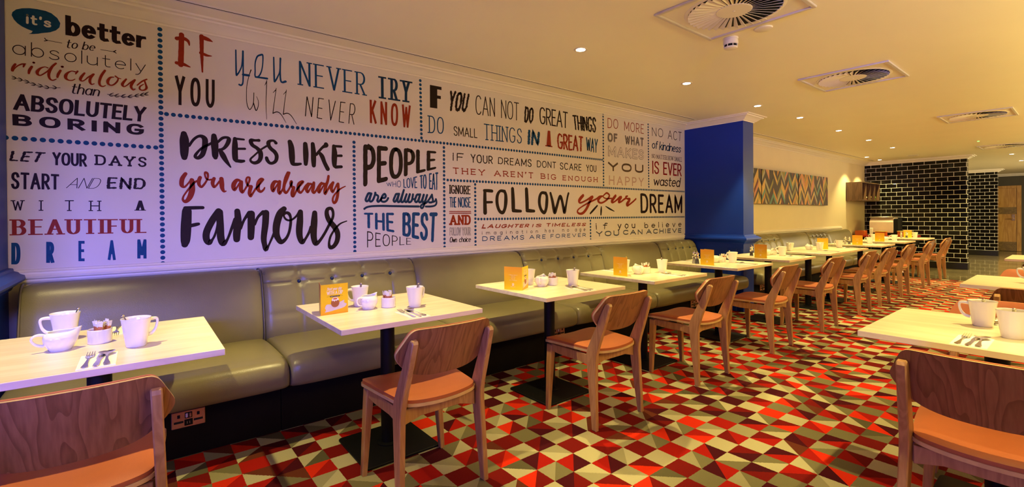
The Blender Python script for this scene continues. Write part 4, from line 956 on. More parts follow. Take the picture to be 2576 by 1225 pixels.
 ('your', 'r', [[(3.895,1.463,0.0357),(3.854,1.431,0.0408),(3.831,1.4,0.0399),(3.844,1.381,0.0226),(3.889,1.39,0.0204),(3.96,1.416,0.0214),(4.033,1.449,0.03)],
  [(4.049,1.449,0.0385),(4.017,1.417,0.0385),(3.98,1.357,0.0385),(3.939,1.304,0.0357),(3.888,1.266,0.0315),(3.837,1.259,0.0252),(3.803,1.276,0.0247),(3.813,1.304,0.0189),(3.868,1.335,0.0168),(3.944,1.367,0.0193),(4.022,1.396,0.0214),(4.117,1.429,0.0218),(4.171,1.455,0.0261),(4.225,1.464,0.0179)],
  [(4.225,1.464,0.0179),(4.182,1.448,0.0305),(4.149,1.416,0.0381),(4.165,1.391,0.0269),(4.208,1.384,0.0218),(4.274,1.407,0.0228),(4.33,1.444,0.0273),(4.347,1.477,0.0251),(4.303,1.502,0.0224),(4.258,1.482,0.0177),(4.236,1.46,0.0174),(4.258,1.443,0.0157),(4.313,1.435,0.0159),(4.386,1.441,0.0177)],
  [(4.461,1.472,0.0364),(4.414,1.431,0.0417),(4.391,1.403,0.0371),(4.414,1.392,0.0228),(4.472,1.417,0.0228),(4.542,1.459,0.0278)],
  [(4.565,1.456,0.04),(4.53,1.422,0.0417),(4.524,1.399,0.0348),(4.565,1.404,0.0238),(4.618,1.431,0.0242),(4.654,1.447,0.0242),(4.66,1.466,0.0242),(4.691,1.474,0.0193)],
  [(4.654,1.458,0.0242),(4.684,1.441,0.0239),(4.733,1.44,0.0283),(4.714,1.41,0.0417),(4.678,1.375,0.0411),(4.69,1.358,0.029),(4.738,1.376,0.0221),(4.806,1.411,0.0224),(4.857,1.443,0.0221)]]),
 ('ticks', 'k', [[(4.132,1.351,0.0196),(4.084,1.315,0.0261),(4.047,1.287,0.0257),(4.013,1.262,0.0214)],
  [(4.203,1.341,0.0134),(4.199,1.298,0.0291),(4.195,1.247,0.0218)],
  [(4.279,1.345,0.0091),(4.351,1.316,0.0222),(4.436,1.287,0.0091)]]),
 ('you', 'b', [[(0.514,2.361,0.0085),(0.515,2.208,0.0099),(0.521,2.2,0.0107),(0.535,2.225,0.0081),(0.549,2.27,0.0081),(0.556,2.363,0.0108)],
  [(0.556,2.363,0.0108),(0.556,2.252,0.0089),(0.554,2.156,0.009),(0.544,2.131,0.0107),(0.532,2.133,0.0122)],
  [(0.555,2.204,0.0149),(0.589,2.205,0.0157)],
  [(0.663,2.36,0.0126),(0.642,2.344,0.0099),(0.629,2.299,0.0081),(0.628,2.243,0.0081),(0.628,2.207,0.009),(0.649,2.21,0.009),(0.666,2.246,0.0081),(0.675,2.299,0.0077),(0.676,2.36,0.0099),(0.663,2.36,0.0126)],
  [(0.63,2.202,0.012),(0.702,2.204,0.0135)],
  [(0.745,2.36,0.009),(0.747,2.208,0.0113),(0.753,2.197,0.0112),(0.77,2.231,0.009),(0.783,2.272,0.0081),(0.788,2.362,0.0123)],
  [(0.787,2.36,0.0103),(0.788,2.206,0.0113),(0.82,2.204,0.0158)]]),
 ('will', 'k', [[(0.603,2.245,0.0068),(0.591,2.204,0.0045),(0.578,2.141,0.004),(0.574,2.071,0.0038),(0.577,2.007,0.0045),(0.591,1.974,0.0054),(0.606,1.993,0.0043),(0.616,2.027,0.0045),(0.619,2.092,0.0045)],
  [(0.616,2.022,0.0063),(0.63,1.973,0.0063),(0.643,1.998,0.0045),(0.646,2.036,0.0036),(0.635,2.069,0.0027)],
  [(0.699,2.19,0.0045),(0.696,2.114,0.0045),(0.693,2.019,0.0036),(0.696,1.92,0.0027)],
  [(0.687,2.155,0.0027),(0.698,2.181,0.0063)],
  [(0.759,2.146,0.0038),(0.746,2.05,0.004),(0.736,1.968,0.0054)],
  [(0.736,1.967,0.0063),(0.763,1.981,0.0063),(0.789,1.965,0.0054),(0.82,1.911,0.0027)],
  [(0.738,2.111,0.0027),(0.755,2.133,0.0057)],
  [(0.825,2.145,0.0039),(0.812,2.051,0.0042),(0.803,1.97,0.0059)],
  [(0.803,1.969,0.0069),(0.829,1.98,0.0066),(0.856,1.964,0.0057),(0.89,1.91,0.003)],
  [(0.805,2.11,0.0027),(0.824,2.135,0.0056)]]),
 ('if', 'r', [[(0.217,2.393,0.0282),(0.215,2.303,0.0301),(0.211,2.203,0.0295)],
  [(0.193,2.364,0.0236),(0.225,2.372,0.0236),(0.25,2.361,0.0177),(0.257,2.336,0.0071)],
  [(0.19,2.211,0.0207),(0.224,2.209,0.0207),(0.259,2.198,0.0071)],
  [(0.323,2.408,0.026),(0.323,2.3,0.02),(0.325,2.179,0.0087)],
  [(0.325,2.403,0.025),(0.359,2.395,0.023),(0.381,2.387,0.0063)],
  [(0.318,2.3,0.0207),(0.35,2.291,0.0164),(0.376,2.292,0.0053)]]),
 ('follow', 'k', [[(2.546,1.473,0.0344),(2.545,1.377,0.0402),(2.547,1.272,0.044)],
  [(2.538,1.479,0.0287),(2.585,1.479,0.0315),(2.629,1.477,0.0306)],
  [(2.554,1.369,0.0249),(2.628,1.371,0.023)],
  [(2.78,1.478,0.0323),(2.726,1.48,0.0275),(2.692,1.433,0.0354),(2.689,1.358,0.0374),(2.715,1.29,0.0343),(2.756,1.272,0.0354),(2.783,1.312,0.0363),(2.795,1.381,0.0438),(2.794,1.442,0.0374),(2.78,1.478,0.0323)],
  [(2.88,1.506,0.0383),(2.886,1.401,0.0458),(2.888,1.309,0.0458)],
  [(2.885,1.292,0.0363),(2.937,1.288,0.0333),(2.985,1.286,0.0278)],
  [(3.06,1.507,0.0418),(3.066,1.404,0.0459),(3.068,1.31,0.0448)],
  [(3.065,1.293,0.0384),(3.117,1.289,0.036),(3.162,1.287,0.0293)],
  [(3.324,1.474,0.0345),(3.267,1.476,0.0306),(3.24,1.433,0.038),(3.235,1.364,0.0393),(3.26,1.299,0.0371),(3.301,1.272,0.038),(3.328,1.311,0.0391),(3.339,1.381,0.0438),(3.34,1.439,0.0371),(3.324,1.474,0.0345)],
  [(3.393,1.476,0.0299),(3.419,1.398,0.0376),(3.44,1.312,0.0447),(3.456,1.276,0.0423),(3.484,1.336,0.0376),(3.518,1.423,0.0353),(3.54,1.44,0.0447),(3.562,1.4,0.0376),(3.584,1.32,0.04),(3.6,1.28,0.0432),(3.624,1.353,0.0282),(3.647,1.442,0.0264),(3.662,1.481,0.0272)]]),
 ('arrow', 'k', [[(-0.386,2.219,0.0029),(-0.33,2.217,0.0027)],
  [(-0.398,2.229,0.0038),(-0.394,2.222,0.0043),(-0.385,2.219,0.0032)],
  [(-0.399,2.213,0.0041),(-0.393,2.216,0.0047),(-0.385,2.219,0.0032)]]),
 ('arrow', 'k', [[(-0.168,2.216,0.0027),(-0.112,2.216,0.0029)],
  [(-0.1,2.226,0.0041),(-0.106,2.22,0.0053),(-0.113,2.216,0.0035)],
  [(-0.099,2.21,0.0041),(-0.105,2.214,0.005),(-0.113,2.216,0.0035)]]),
 ('sprig', 'k', [[(-0.523,1.992,0.0025),(-0.482,1.982,0.0027),(-0.438,1.967,0.0025),(-0.393,1.96,0.0025),(-0.339,1.967,0.0027)],
  [(-0.508,1.99,0.002),(-0.515,1.995,0.0046),(-0.525,1.999,0.002)],
  [(-0.508,1.99,0.002),(-0.515,1.984,0.0042),(-0.525,1.983,0.002)],
  [(-0.485,1.984,0.0022),(-0.492,1.99,0.0049),(-0.501,1.994,0.0022)],
  [(-0.485,1.984,0.0022),(-0.492,1.978,0.0046),(-0.502,1.977,0.002)],
  [(-0.46,1.977,0.0022),(-0.467,1.983,0.0049),(-0.477,1.987,0.0022)],
  [(-0.46,1.977,0.0022),(-0.468,1.971,0.0046),(-0.477,1.97,0.002)],
  [(-0.435,1.969,0.0022),(-0.442,1.974,0.0046),(-0.452,1.978,0.002)],
  [(-0.435,1.969,0.0022),(-0.442,1.963,0.0049),(-0.452,1.962,0.0022)],
  [(-0.409,1.964,0.0022),(-0.416,1.97,0.0049),(-0.426,1.974,0.0022)],
  [(-0.409,1.964,0.0022),(-0.417,1.958,0.0052),(-0.427,1.957,0.0023)],
  [(-0.383,1.96,0.0022),(-0.39,1.966,0.0049),(-0.4,1.97,0.0022)],
  [(-0.383,1.96,0.0022),(-0.39,1.954,0.0046),(-0.401,1.953,0.0022)],
  [(-0.353,1.964,0.0023),(-0.36,1.97,0.0049),(-0.37,1.974,0.0022)],
  [(-0.353,1.964,0.0023),(-0.36,1.958,0.0049),(-0.37,1.957,0.0022)]]),
 ('sprig', 'k', [[(0.044,1.994,0.0029),(0.009,1.98,0.0031),(-0.045,1.963,0.0031),(-0.099,1.96,0.0031),(-0.14,1.962,0.0031)],
  [(0.028,1.988,0.0025),(0.037,1.997,0.0052),(0.049,2.006,0.0026)],
  [(0.028,1.988,0.0025),(0.037,1.985,0.0055),(0.049,1.987,0.0025)],
  [(0.008,1.98,0.0025),(0.017,1.989,0.0056),(0.029,1.998,0.0026)],
  [(0.008,1.98,0.0025),(0.017,1.977,0.0055),(0.029,1.979,0.0025)],
  [(-0.018,1.971,0.0025),(-0.009,1.98,0.0052),(0.003,1.988,0.0025)],
  [(-0.018,1.971,0.0025),(-0.009,1.968,0.0055),(0.003,1.97,0.0023)],
  [(-0.049,1.961,0.0023),(-0.04,1.97,0.0052),(-0.028,1.978,0.0023)],
  [(-0.049,1.961,0.0023),(-0.04,1.958,0.0055),(-0.028,1.96,0.0023)],
  [(-0.079,1.958,0.0023),(-0.071,1.967,0.0055),(-0.059,1.975,0.0025)],
  [(-0.079,1.958,0.0023),(-0.071,1.954,0.0052),(-0.059,1.957,0.0025)],
  [(-0.109,1.957,0.0025),(-0.101,1.965,0.0052),(-0.089,1.973,0.0023)],
  [(-0.109,1.957,0.0025),(-0.101,1.953,0.0052),(-0.089,1.956,0.0025)],
  [(-0.133,1.958,0.0025),(-0.125,1.966,0.0052),(-0.113,1.974,0.0023)],
  [(-0.133,1.958,0.0025),(-0.125,1.954,0.0052),(-0.113,1.956,0.0023)]]),
 ('zigzag', 'r', [[(2.158,1.278,0.0066),(2.166,1.284,0.0066),(2.173,1.278,0.0066),(2.181,1.284,0.0066),(2.188,1.278,0.0066),(2.195,1.284,0.0068),(2.203,1.278,0.0064),(2.21,1.284,0.0068),(2.218,1.278,0.0064),(2.225,1.284,0.0068),(2.233,1.278,0.0064),(2.24,1.284,0.0068),(2.248,1.278,0.0066),(2.255,1.284,0.0068),(2.263,1.278,0.0066),(2.27,1.284,0.0068),(2.278,1.278,0.0066),(2.286,1.284,0.0068),(2.293,1.278,0.0066),(2.301,1.284,0.0068),(2.309,1.278,0.0066),(2.316,1.284,0.0068),(2.324,1.278,0.0066),(2.332,1.284,0.0068),(2.339,1.278,0.0067),(2.347,1.284,0.0068),(2.355,1.278,0.0066),(2.363,1.284,0.0068),(2.37,1.278,0.0067),(2.378,1.284,0.007),(2.386,1.278,0.0067)],
  [(2.158,1.262,0.0066),(2.166,1.268,0.0064),(2.173,1.262,0.0066),(2.18,1.268,0.0066),(2.188,1.262,0.0064),(2.195,1.268,0.0066),(2.203,1.262,0.0064),(2.21,1.268,0.0066),(2.218,1.262,0.0064),(2.225,1.268,0.0066),(2.233,1.262,0.0064),(2.24,1.268,0.0068),(2.248,1.262,0.0064),(2.255,1.268,0.0068),(2.263,1.262,0.0066),(2.27,1.268,0.0068),(2.278,1.262,0.0066),(2.285,1.268,0.007),(2.293,1.262,0.0066),(2.301,1.268,0.0068),(2.308,1.262,0.0067),(2.316,1.268,0.0068),(2.324,1.262,0.0066),(2.331,1.268,0.007),(2.339,1.262,0.0068),(2.347,1.268,0.0068),(2.355,1.262,0.0068),(2.363,1.268,0.0068),(2.37,1.262,0.007),(2.378,1.268,0.007),(2.386,1.262,0.0068)]]),
]
BUBBLE = [(-0.522,2.322),(-0.519,2.339),(-0.505,2.357),(-0.483,2.369),(-0.456,2.377),(-0.425,2.38),(-0.393,2.379),(-0.37,2.372),(-0.347,2.352),(-0.335,2.326),(-0.339,2.302),(-0.353,2.282),(-0.376,2.266),(-0.41,2.253),(-0.422,2.247),(-0.44,2.241),(-0.46,2.237),(-0.449,2.245),(-0.444,2.256),(-0.464,2.262),(-0.484,2.271),(-0.501,2.284),(-0.514,2.301)]
DOT_LINES = [((0.108,2.401),(0.109,0.959)), ((-0.551,1.669),(0.081,1.671)), ((0.136,1.883),(4.219,1.887)), ((1.881,2.397),(1.888,1.91)), ((1.306,1.818),(1.305,0.971)), ((2.107,1.847),(2.105,0.968)), ((4.244,2.427),(4.245,1.591)), ((2.143,1.561),(5.947,1.564)), ((2.436,1.533),(2.435,0.968)), ((2.469,1.211),(5.943,1.211)), ((4.014,1.179),(4.015,0.966)), ((5.121,2.405),(5.13,1.603))]
# ------------------------------------------------------------------ the printed mural
mural = thing('wall_mural', 'wall-wide printed mural of sayings in black, red and blue lettering', 'mural', (2.7, YW, .97))
MX, MZ = 2.7, .97
MB().box(-0.546-MX, 5.972-MX, -.0016, 0, .965-MZ, 2.426-MZ).build('paper', M['paper'], mural)
def wallp(a, b, off=0.0): return (a-MX, -.0022-off, b-MZ)
INK = {'k': 'ink_k', 'r': 'ink_r', 'r2': 'ink_r2', 'b': 'ink_b', 'n': 'ink_n', 's': 'ink_s', 'g': 'ink_g', 'w': 'ink_w'}
mrng = random.Random(5)
mb = MB(); mb.add([wallp(a, b) for a, b in BUBBLE], [tuple(range(len(BUBBLE)))])
mb.build('speech_bubble', M['ink_b'], mural, angle=None)
for text, style, col, quad in WORDS:
    mb = MB()
    pl = (lambda a, b, off=0.0: (a-MX, -.0030-off, b-MZ)) if col == 'w' else wallp
    write(mb, text, style, quad, pl, depth=.0006, rng=mrng)
    mb.build('lettering', [M[INK[col]], M['paper'], M[INK[col]]], mural, angle=None)
for name, col, strokes in TRACED:
    mb = MB()
    for kk, st in enumerate(strokes):
        P = crom(st, 5); wm = max(p[2] for p in P)
        # the pen is a touch wider than tall, as the print is seen; widths vary along the stroke
        sweep(mb, [(x, z, w/wm) for x, z, w in P], wm, wm, 1, wallp, 0.004 if name == 'if' else 0, zoff=0.00003*kk)
    nm = {'arrow': 'arrow', 'sprig': 'leaf_sprig', 'zigzag': 'zigzag_rule', 'ticks': 'accent_strokes'}.get(name, 'lettering')
    mb.build(nm, M[INK[col]], mural, angle=None)
for (a, b), (c, d) in DOT_LINES:
    L = math.hypot(c-a, d-b); n = max(2, round(L/.0347)); mb = MB()
    for k in range(n+1):
        x, z = a+(c-a)*k/n, b+(d-b)*k/n
        mb.add([wallp(x+.0127*math.cos(2*PI*i/14), z+.0127*math.sin(2*PI*i/14)) for i in range(14)], [tuple(range(14))])
    mb.build('dotted_line', M['ink_b'], mural, angle=None)
# ------------------------------------------------------------------ upholstered benches
def bench(x0, x1, tufted, label, arm_left=False):
    w = x1-x0; cx = (x0+x1)/2
    t = thing('banquette', label, 'bench', (cx, 2.95, 0), 0, 'leather bench units')
    h = w/2-.002; ox = 2.95
    MB().box(-h, h, 0, .64, 0, .31).build('plinth', M['plinth'], t)
    # seat cushion: puffed profile, pinched at both ends
    prof = [(.42, .30), (.02, .30), (-.19, .303), (-.228, .315), (-.247, .345), (-.252, .39), (-.246, .43), (-.228, .457), (-.19, .468), (-.10, .473), (.05, .475), (.20, .474), (.32, .470), (.42, .462)]
    st = [-h, -h+.006, -h+.02, -h+.05, -h+.12, -h*.4, 0, h*.4, h-.12, h-.05, h-.02, h-.006, h]
    pin = [.034, .017, .008, .003, 0, 0, 0, 0, 0, .003, .008, .017, .034]
    rings = []
    for x, k in zip(st, pin):
        rings.append([(x, y+(k if y < 0 else 0), z-(k if z > .44 else (k*.6 if z > .33 else -k*.3))) for y, z in prof])
    MB().loft(rings, True, True, 0, True).build('seat_cushion', M['leather'], t, angle=60)
    # backrest: leaning front, rolled top
    nx, nz = (76, 46) if tufted else (30, 26)
    bp = [(.395, .440), (.392, .50), (.402, .58), (.418, .66), (.438, .74), (.458, .80), (.478, .845), (.505, .878), (.540, .894), (.580, .896), (.625, .888)]
    bp = crom(bp, 5)
    def at(u):
        q = u*(len(bp)-1); i = min(int(q), len(bp)-2); f = q-i
        return tuple(bp[i][j]*(1-f)+bp[i+1][j]*f for j in (0, 1))
    V = []; F = []
    cols = [-h+w*k/5 for k in range(1, 5)]
    for i in range(nx+1):
        x = -h+2*h*i/nx
        e = min(x+h, h-x); pinch = .020*math.exp(-e/.012)+.006*math.exp(-e/.06)
        for j in range(nz+1):
            y, z = at(j/nz)
            d = pinch+.004*math.sin(PI*j/nz)*0
            if tufted:
                g = 0
                for c_ in cols: g = max(g, .0095*math.exp(-((x-c_)/.010)**2))
                for zz in (.800, .601):
                    if y < .62: g = max(g, .0095*math.exp(-((z-zz)/.008)**2))
                for c_ in cols:
                    rr = math.hypot(x-c_, (z-.800)*1.05)
                    g = max(g, .026*math.exp(-(rr/.030)**1.4)) if y < .60 else g
                d += g
                d -= .006
            V.append((x, y+d*(1.0 if z < .88 else .35), z-(d*.8 if z > .86 else 0)))
    for i in range(nx):
        for j in range(nz):
            a = i*(nz+1)+j; F.append((a, a+nz+1, a+nz+2, a+1))
    mb = MB().add(V, F, 0, True)
    for s in (0, nx):
        side = [V[s*(nz+1)+j] for j in range(nz+1)]+[(V[s*(nz+1)][0], .625, .44)]
        mb.add(side, [tuple(range(len(side))) if s else tuple(reversed(range(len(side))))])
    mb.build('backrest', M['leather'], t, angle=50)
    pp = [(h-.004, y+.013, z-.004) for y, z in [at(j/30) for j in range(31)]]
    MB().tube(pp, .0045, 8).build('piping', M['piping'], t)
    if arm_left:
        MB().tube([(-h+.004, y+.012, z-.003) for y, z in [at(j/30) for j in range(31)]], .0055, 8).build('piping', M['piping'], t)
    if tufted:
        for c_ in cols:
            yb = [at(q/400) for q in range(401)]
            y, z = min(yb, key=lambda p: abs(p[1]-.800) if p[0] < .6 else 9)
            o = MB().lathe([(.0001, .012), (.006, .0112), (.0105, .008), (.0125, .003), (.012, -.004)], n=16).build('button', M['button'], t)
            o.rotation_euler = (R(90+14), 0, 0); o.location = (c_, y+.014, z)
    return t
bench(-.49, .63, False, 'plain leather bench unit at the left end under the mural', True)
bench(.63, 1.733, True, 'buttoned leather bench unit behind the second table with the egg menu card')
bench(1.733, 2.868, False, 'plain leather bench unit between the second and third tables')
bench(2.868, 4.005, True, 'buttoned leather bench unit behind the third table')
bench(4.005, 5.115, False, 'plain leather bench unit behind the fourth table')
bench(5.115, 5.955, True, 'short buttoned leather bench unit against the blue pillar')
bench(6.36, 7.48, False, 'plain leather bench unit hidden just past the blue pillar')
bench(7.48, 8.66, True, 'buttoned leather bench unit emerging from behind the blue pillar')
bench(8.66, 9.95, False, 'plain leather bench unit under the middle painting')
bench(9.95, 10.95, True, 'buttoned leather bench unit under the rightmost painting')
bench(10.95, 12.40, False, 'plain leather bench unit at the far end by the wall shelf')

# power sockets on the bench plinth
def socket(x, z, label):
    t = thing('power_socket', label, 'socket', (x, 2.948, z))
    MB().box(-.073, .073, -.008, 0, -.043, .043, .003).build('plate', M['copper_plate'], t)
    for s in (-1, 1):
        k = MB()
        k.box(s*.042-.006, s*.042+.006, -.0095, -.007, .010, .027, .001)
        k.box(s*.042-.020, s*.042+.020, -.0095, -.007, -.017, -.006, .001)
        k.build('pin_slots', M['void'], t)
    MB().box(-.016, .016, -.0105, -.007, .004, .034, .002).build('switch_recess', M['void'], t)
    MB().box(-.013, -.002, -.0135, -.009, .008, .030, .002).build('rocker_switch', M['card_w'], t)
    MB().box(.003, .013, -.0135, -.009, .008, .030, .002).build('rocker_switch', M['copper_plate'], t)
    MB().box(-.018, .018, -.0105, -.007, -.034, -.002, .002).build('usb_block', M['black_metal'], t)
    MB().box(-.007, -.005, -.0115, -.010, -.024, -.012).box(.004, .006, -.0115, -.010, -.024, -.012).build('usb_ports', M['steel_dull'], t)
    o = MB().lathe([(.0001, .0015), (.002, .001), (.0025, 0)], n=10).build('screw', M['steel'], t)
    o.rotation_euler = (R(90), 0, 0); o.location = (.062, -.008, 0)
    return t
socket(.188, .196, 'copper double power socket under the bench beside the nearest chair')
socket(2.862, .216, 'copper power socket under the bench behind the third table')
socket(5.07, .20, 'copper power socket under the bench behind the fourth chair')
socket(6.86, .21, 'copper power socket under the far bench past the blue pillar')

# ------------------------------------------------------------------ tables
def make_table():
    t = thing('dining_table', '', 'table', group='square pale oak dining tables')
    MB().box(-.3725, .3725, -.3725, .3725, .720, .745, .0015).build('table_top', M['oak'], t)
    MB().box(-.25, .25, -.03, .03, .708, .720, .003).box(-.03, .03, -.25, .25, .706, .718, .003).build('mounting_cross', M['black_metal'], t)
    MB().lathe([(.0375, .012), (.0375, .71)], n=28).lathe([(.06, .012), (.06, .018), (.0375, .022)], n=28).build('pedestal', M['black_metal'], t)
    r = rrect(-.205, .205, -.205, .205, .02, 4)
    MB().prism(r, lambda a, b, q: (a, b, q), 0, .013, 0, .003).build('base_plate', M['black_metal'], t)
    return t
TX = [-.1275, 1.0475, 2.2515, 3.3375, 4.6135, 5.7635, 6.985, 7.765, 9.185, 10.5515, 12.14]
TY = 2.035+.3725
TLAB = ['nearest pale oak table by the bench, cut by the left edge', 'pale oak table with the yellow egg menu card', 'pale oak table third from the near end of the bench',
        'pale oak table fourth from the near end of the bench', 'pale oak table in front of the blue pillar, its menu card amber', 'pale oak table just past the blue pillar',
        'pale oak table of the pushed-together pair, nearer one', 'pale oak table of the pushed-together pair, farther one', 'pale oak table third from the far end of the bench row',
        'pale oak table second from the far end of the bench row', 'farthest pale oak table in front of the tiled wall']
tproto = make_table()
for k, x in enumerate(TX): place(tproto, k > 0, (x, TY, 0), 0, TLAB[k])
RT = [(2.7125, .2515), (4.788, .2175), (7.56, .24)]
RTY = ['large looking pale oak table at the right edge, nearest of the aisle tables', 'pale oak table at the right edge, middle of the aisle tables', 'farthest and smallest looking aisle table at the right edge']
for k, (x, y) in enumerate(RT): place(tproto, True, (x, y, 0), R(-90), RTY[k])

# ------------------------------------------------------------------ chairs (face +y, origin between the feet)
def bent(u, z): return -.262+.95*u*u-.43*(z-.66)+.25*(z-.66)**2
def sheet(mb, outline, c, y0, y1, dome=0.0, rings=7, mi=0, rim=True, edge_mi=None):
    """a curved board: OUTLINE (u, z) filled with rings, front at y1, back at y0 (offsets from the bent surface)"""
    n = len(outline); grids = []
    for y, dm in ((y0, 0.0), (y1, dome)):
        V = []
        for k in range(rings+1):
            s = 1-k/rings
            for (u, z) in outline:
                uu, zz = c[0]+(u-c[0])*s, c[1]+(z-c[1])*s
                V.append((uu, bent(uu, zz)+y+dm*(1-s**4)**.7 if dm else bent(uu, zz)+y, zz))
        grids.append(V)
    for g, V in enumerate(grids):
        F = []
        for k in range(rings):
            for i in range(n):
                j = (i+1) % n
                q = (k*n+i, k*n+j, (k+1)*n+j, (k+1)*n+i)
                F.append(q if g else tuple(reversed(q)))
        mb.add(V, F, mi, True)
    mb.add([grids[0][i] for i in range(n)]+[grids[1][i] for i in range(n)], [(i, (i+1) % n, n+(i+1) % n, n+i) for i in range(n)], mi if edge_mi is None else edge_mi, False)
    return mb
HALF = [(0, .556), (.06, .557), (.11, .562), (.150, .573), (.182, .592), (.208, .617), (.226, .641), (.2345, .660), (.234, .676), (.227, .694), (.214, .722), (.203, .746), (.194, .761), (.182, .771), (.166, .7755), (.12, .777), (.06, .778), (0, .7785)]
OUT = crom(HALF, 2)
OUT = OUT+[(-u, z) for u, z in reversed(OUT[1:-1])]
def seat_outline(k=0.0):
    pts = [(0, .252), (.10, .250), (.165, .242), (.205, .222), (.222, .190), (.224, .15), (.216, .05), (.204, -.06), (.194, -.135), (.180, -.175), (.150, -.198), (.08, -.212), (0, -.217)]
    pts = crom(pts, 3)
    p = pts+[(-u, z) for u, z in reversed(pts[1:-1])]
    return [(u*(1-k/.22), .01+(y-.01)*(1-k/.22)) for u, y in p]
def saddle(x, y): return .017*(abs(x)/.22)**2.2-.010*max(0, (y-.08)/.17)**2+.006*max(0, (-y-.08)/.13)**2
def make_chair():
    t = thing('dining_chair', '', 'chair', group='wooden chairs with tan leather pads')
    def slab(outl, z0, z1, dome, mi, edge):
        mb = MB(); n = len(outl); rg = 7
        for g in (0, 1):
            V = []; F = []
            for k in range(rg+1):
                s = 1-k/rg
                for (x, y) in outl:
                    xx, yy = x*s, .01+(y-.01)*s
                    V.append((xx, yy, (z1 if g else z0)+saddle(xx, yy)+(dome*(1-s**5)**.6 if g and dome else 0)))
            for k in range(rg):
                for i in range(n):
                    j = (i+1) % n; q = (k*n+i, k*n+j, (k+1)*n+j, (k+1)*n+i)
                    F.append(q if g else tuple(reversed(q)))
            mb.add(V, F, mi, True)
        a = [(x, y, z0+saddle(x, y)) for x, y in outl]; b = [(x, y, z1+saddle(x, y)) for x, y in outl]
        mb.add(a+b, [(i, (i+1) % n, n+(i+1) % n, n+i) for i in range(n)], edge)
        return mb
    o_ = seat_outline()
    # outline runs clockwise or not; the shade-neutral two-sided faces do not mind
    slab(o_, .418, .432, 0, 0, 1).build('seat_shell', [M['beech'], M['ply_edge']], t)
    slab(seat_outline(.005), .432, .446, .014, 0, 0).build('seat_pad', M['tan_leather'], t, angle=60)
    sheet(MB(), OUT, (0, .668), -.006, .007, 0, 7, 0, edge_mi=1).build('backrest_shell', [M['veneer'], M['ply_edge']], t)
    o2 = [(u*.985, .668+(z-.668)*.975+.0042) for u, z in OUT]
    sheet(MB(), o2, (0, .672), .007, .020, .007, 7, 0).build('backrest_pad', M['tan_leather'], t, angle=60)
    for s in (-1, 1):
        poly = [(-.186, 0), (-.160, .20), (-.136, .385), (-.133, .425), (-.142, .462), (-.178, .540), (-.212, .612), (-.242, .680), (-.268, .728), (-.282, .738), (-.296, .734), (-.302, .722), (-.280, .650), (-.252, .565), (-.222, .478), (-.210, .430), (-.206, .39), (-.211, .20), (-.217, 0)]
        def f(a, b, q, s=s):
            return (s*(.213-.026*max(0, b-.05)/.70+q), a, b)
        MB().prism(poly, f, -.0145, .0145, 0, .004).build('leg', M['beech'], t)
        pl = [(.178, 0), (.206, 0), (.214, .25), (.214, .412), (.166, .412), (.168, .36)]
        def g(a, b, q, s=s):
            return (s*(.213-.028*b/.41+q*(.75+.35*b/.41)), a, b)
        MB().prism(pl, g, -.017, .017, 0, .004).build('leg', M['beech'], t)
        ar = [(-.15, .418), (.18, .418), (.18, .374), (.10, .366), (-.06, .366), (-.15, .352)]
        MB().prism(ar, lambda a, b, q, s=s: (s*(.187+q), a, b), -.009, .009, 0, .002).build('side_rail', M['beech'], t)
    MB().prism([(-.178, .418), (.178, .418), (.178, .356), (.10, .372), (-.10, .372), (-.178, .356)], lambda a, b, q: (a, .19+q, b), -.009, .009, 0, .002).build('front_rail', M['beech'], t)
    MB().prism([(-.18, .418), (.18, .418), (.18, .352), (.10, .374), (-.10, .374), (-.18, .352)], lambda a, b, q: (a, -.165+q, b), -.009, .009, 0, .002).build('rear_rail', M['beech'], t)
    return t
CX = [-.155, 1.040, 2.243, 3.350, 4.575, 5.793, 7.020, 7.900, 8.975, 10.370, 11.735]
CLAB = ['nearest wooden chair at the lower left corner, its back to us', 'wooden chair at the table with the yellow egg menu card', 'wooden chair third along the bench row, at the third table', 'wooden chair fourth along the bench row, in front of the fourth table',
        'wooden chair fifth along the bench row, in front of the blue pillar', 'wooden chair sixth along the bench row, just past the blue pillar', 'wooden chair at the nearer of the pushed-together pair of tables', 'wooden chair at the farther of the pushed-together pair of tables',
        'wooden chair third from the far end of the bench row', 'wooden chair second from the far end of the bench row', 'farthest wooden chair of the bench row, on the carpet edge']
cproto = make_chair()
crot = [0, .5, 0, -.6, .8, 0, .6, -.5, 0, .4, 0]
for k, x in enumerate(CX): place(cproto, k > 0, (x, 1.995, 0), R(crot[k]), CLAB[k])
place(cproto, True, (2.290, .222, 0), R(-90), 'nearest aisle chair at the lower right corner, its wooden back to us')
place(cproto, True, (3.140, .270, 0), R(90), 'aisle chair behind the nearest right table, its tan pad facing us')
place(cproto, True, (4.360, .190, 0), R(-90), 'dark-backed aisle chair beyond the two mugs at the right edge')
place(cproto, True, (5.215, .275, 0), R(90), 'aisle chair behind the middle right table, its tan pad facing us')
place(cproto, True, (7.140, .240, 0), R(-90), 'chair at the farthest aisle table, only a corner of its back showing')
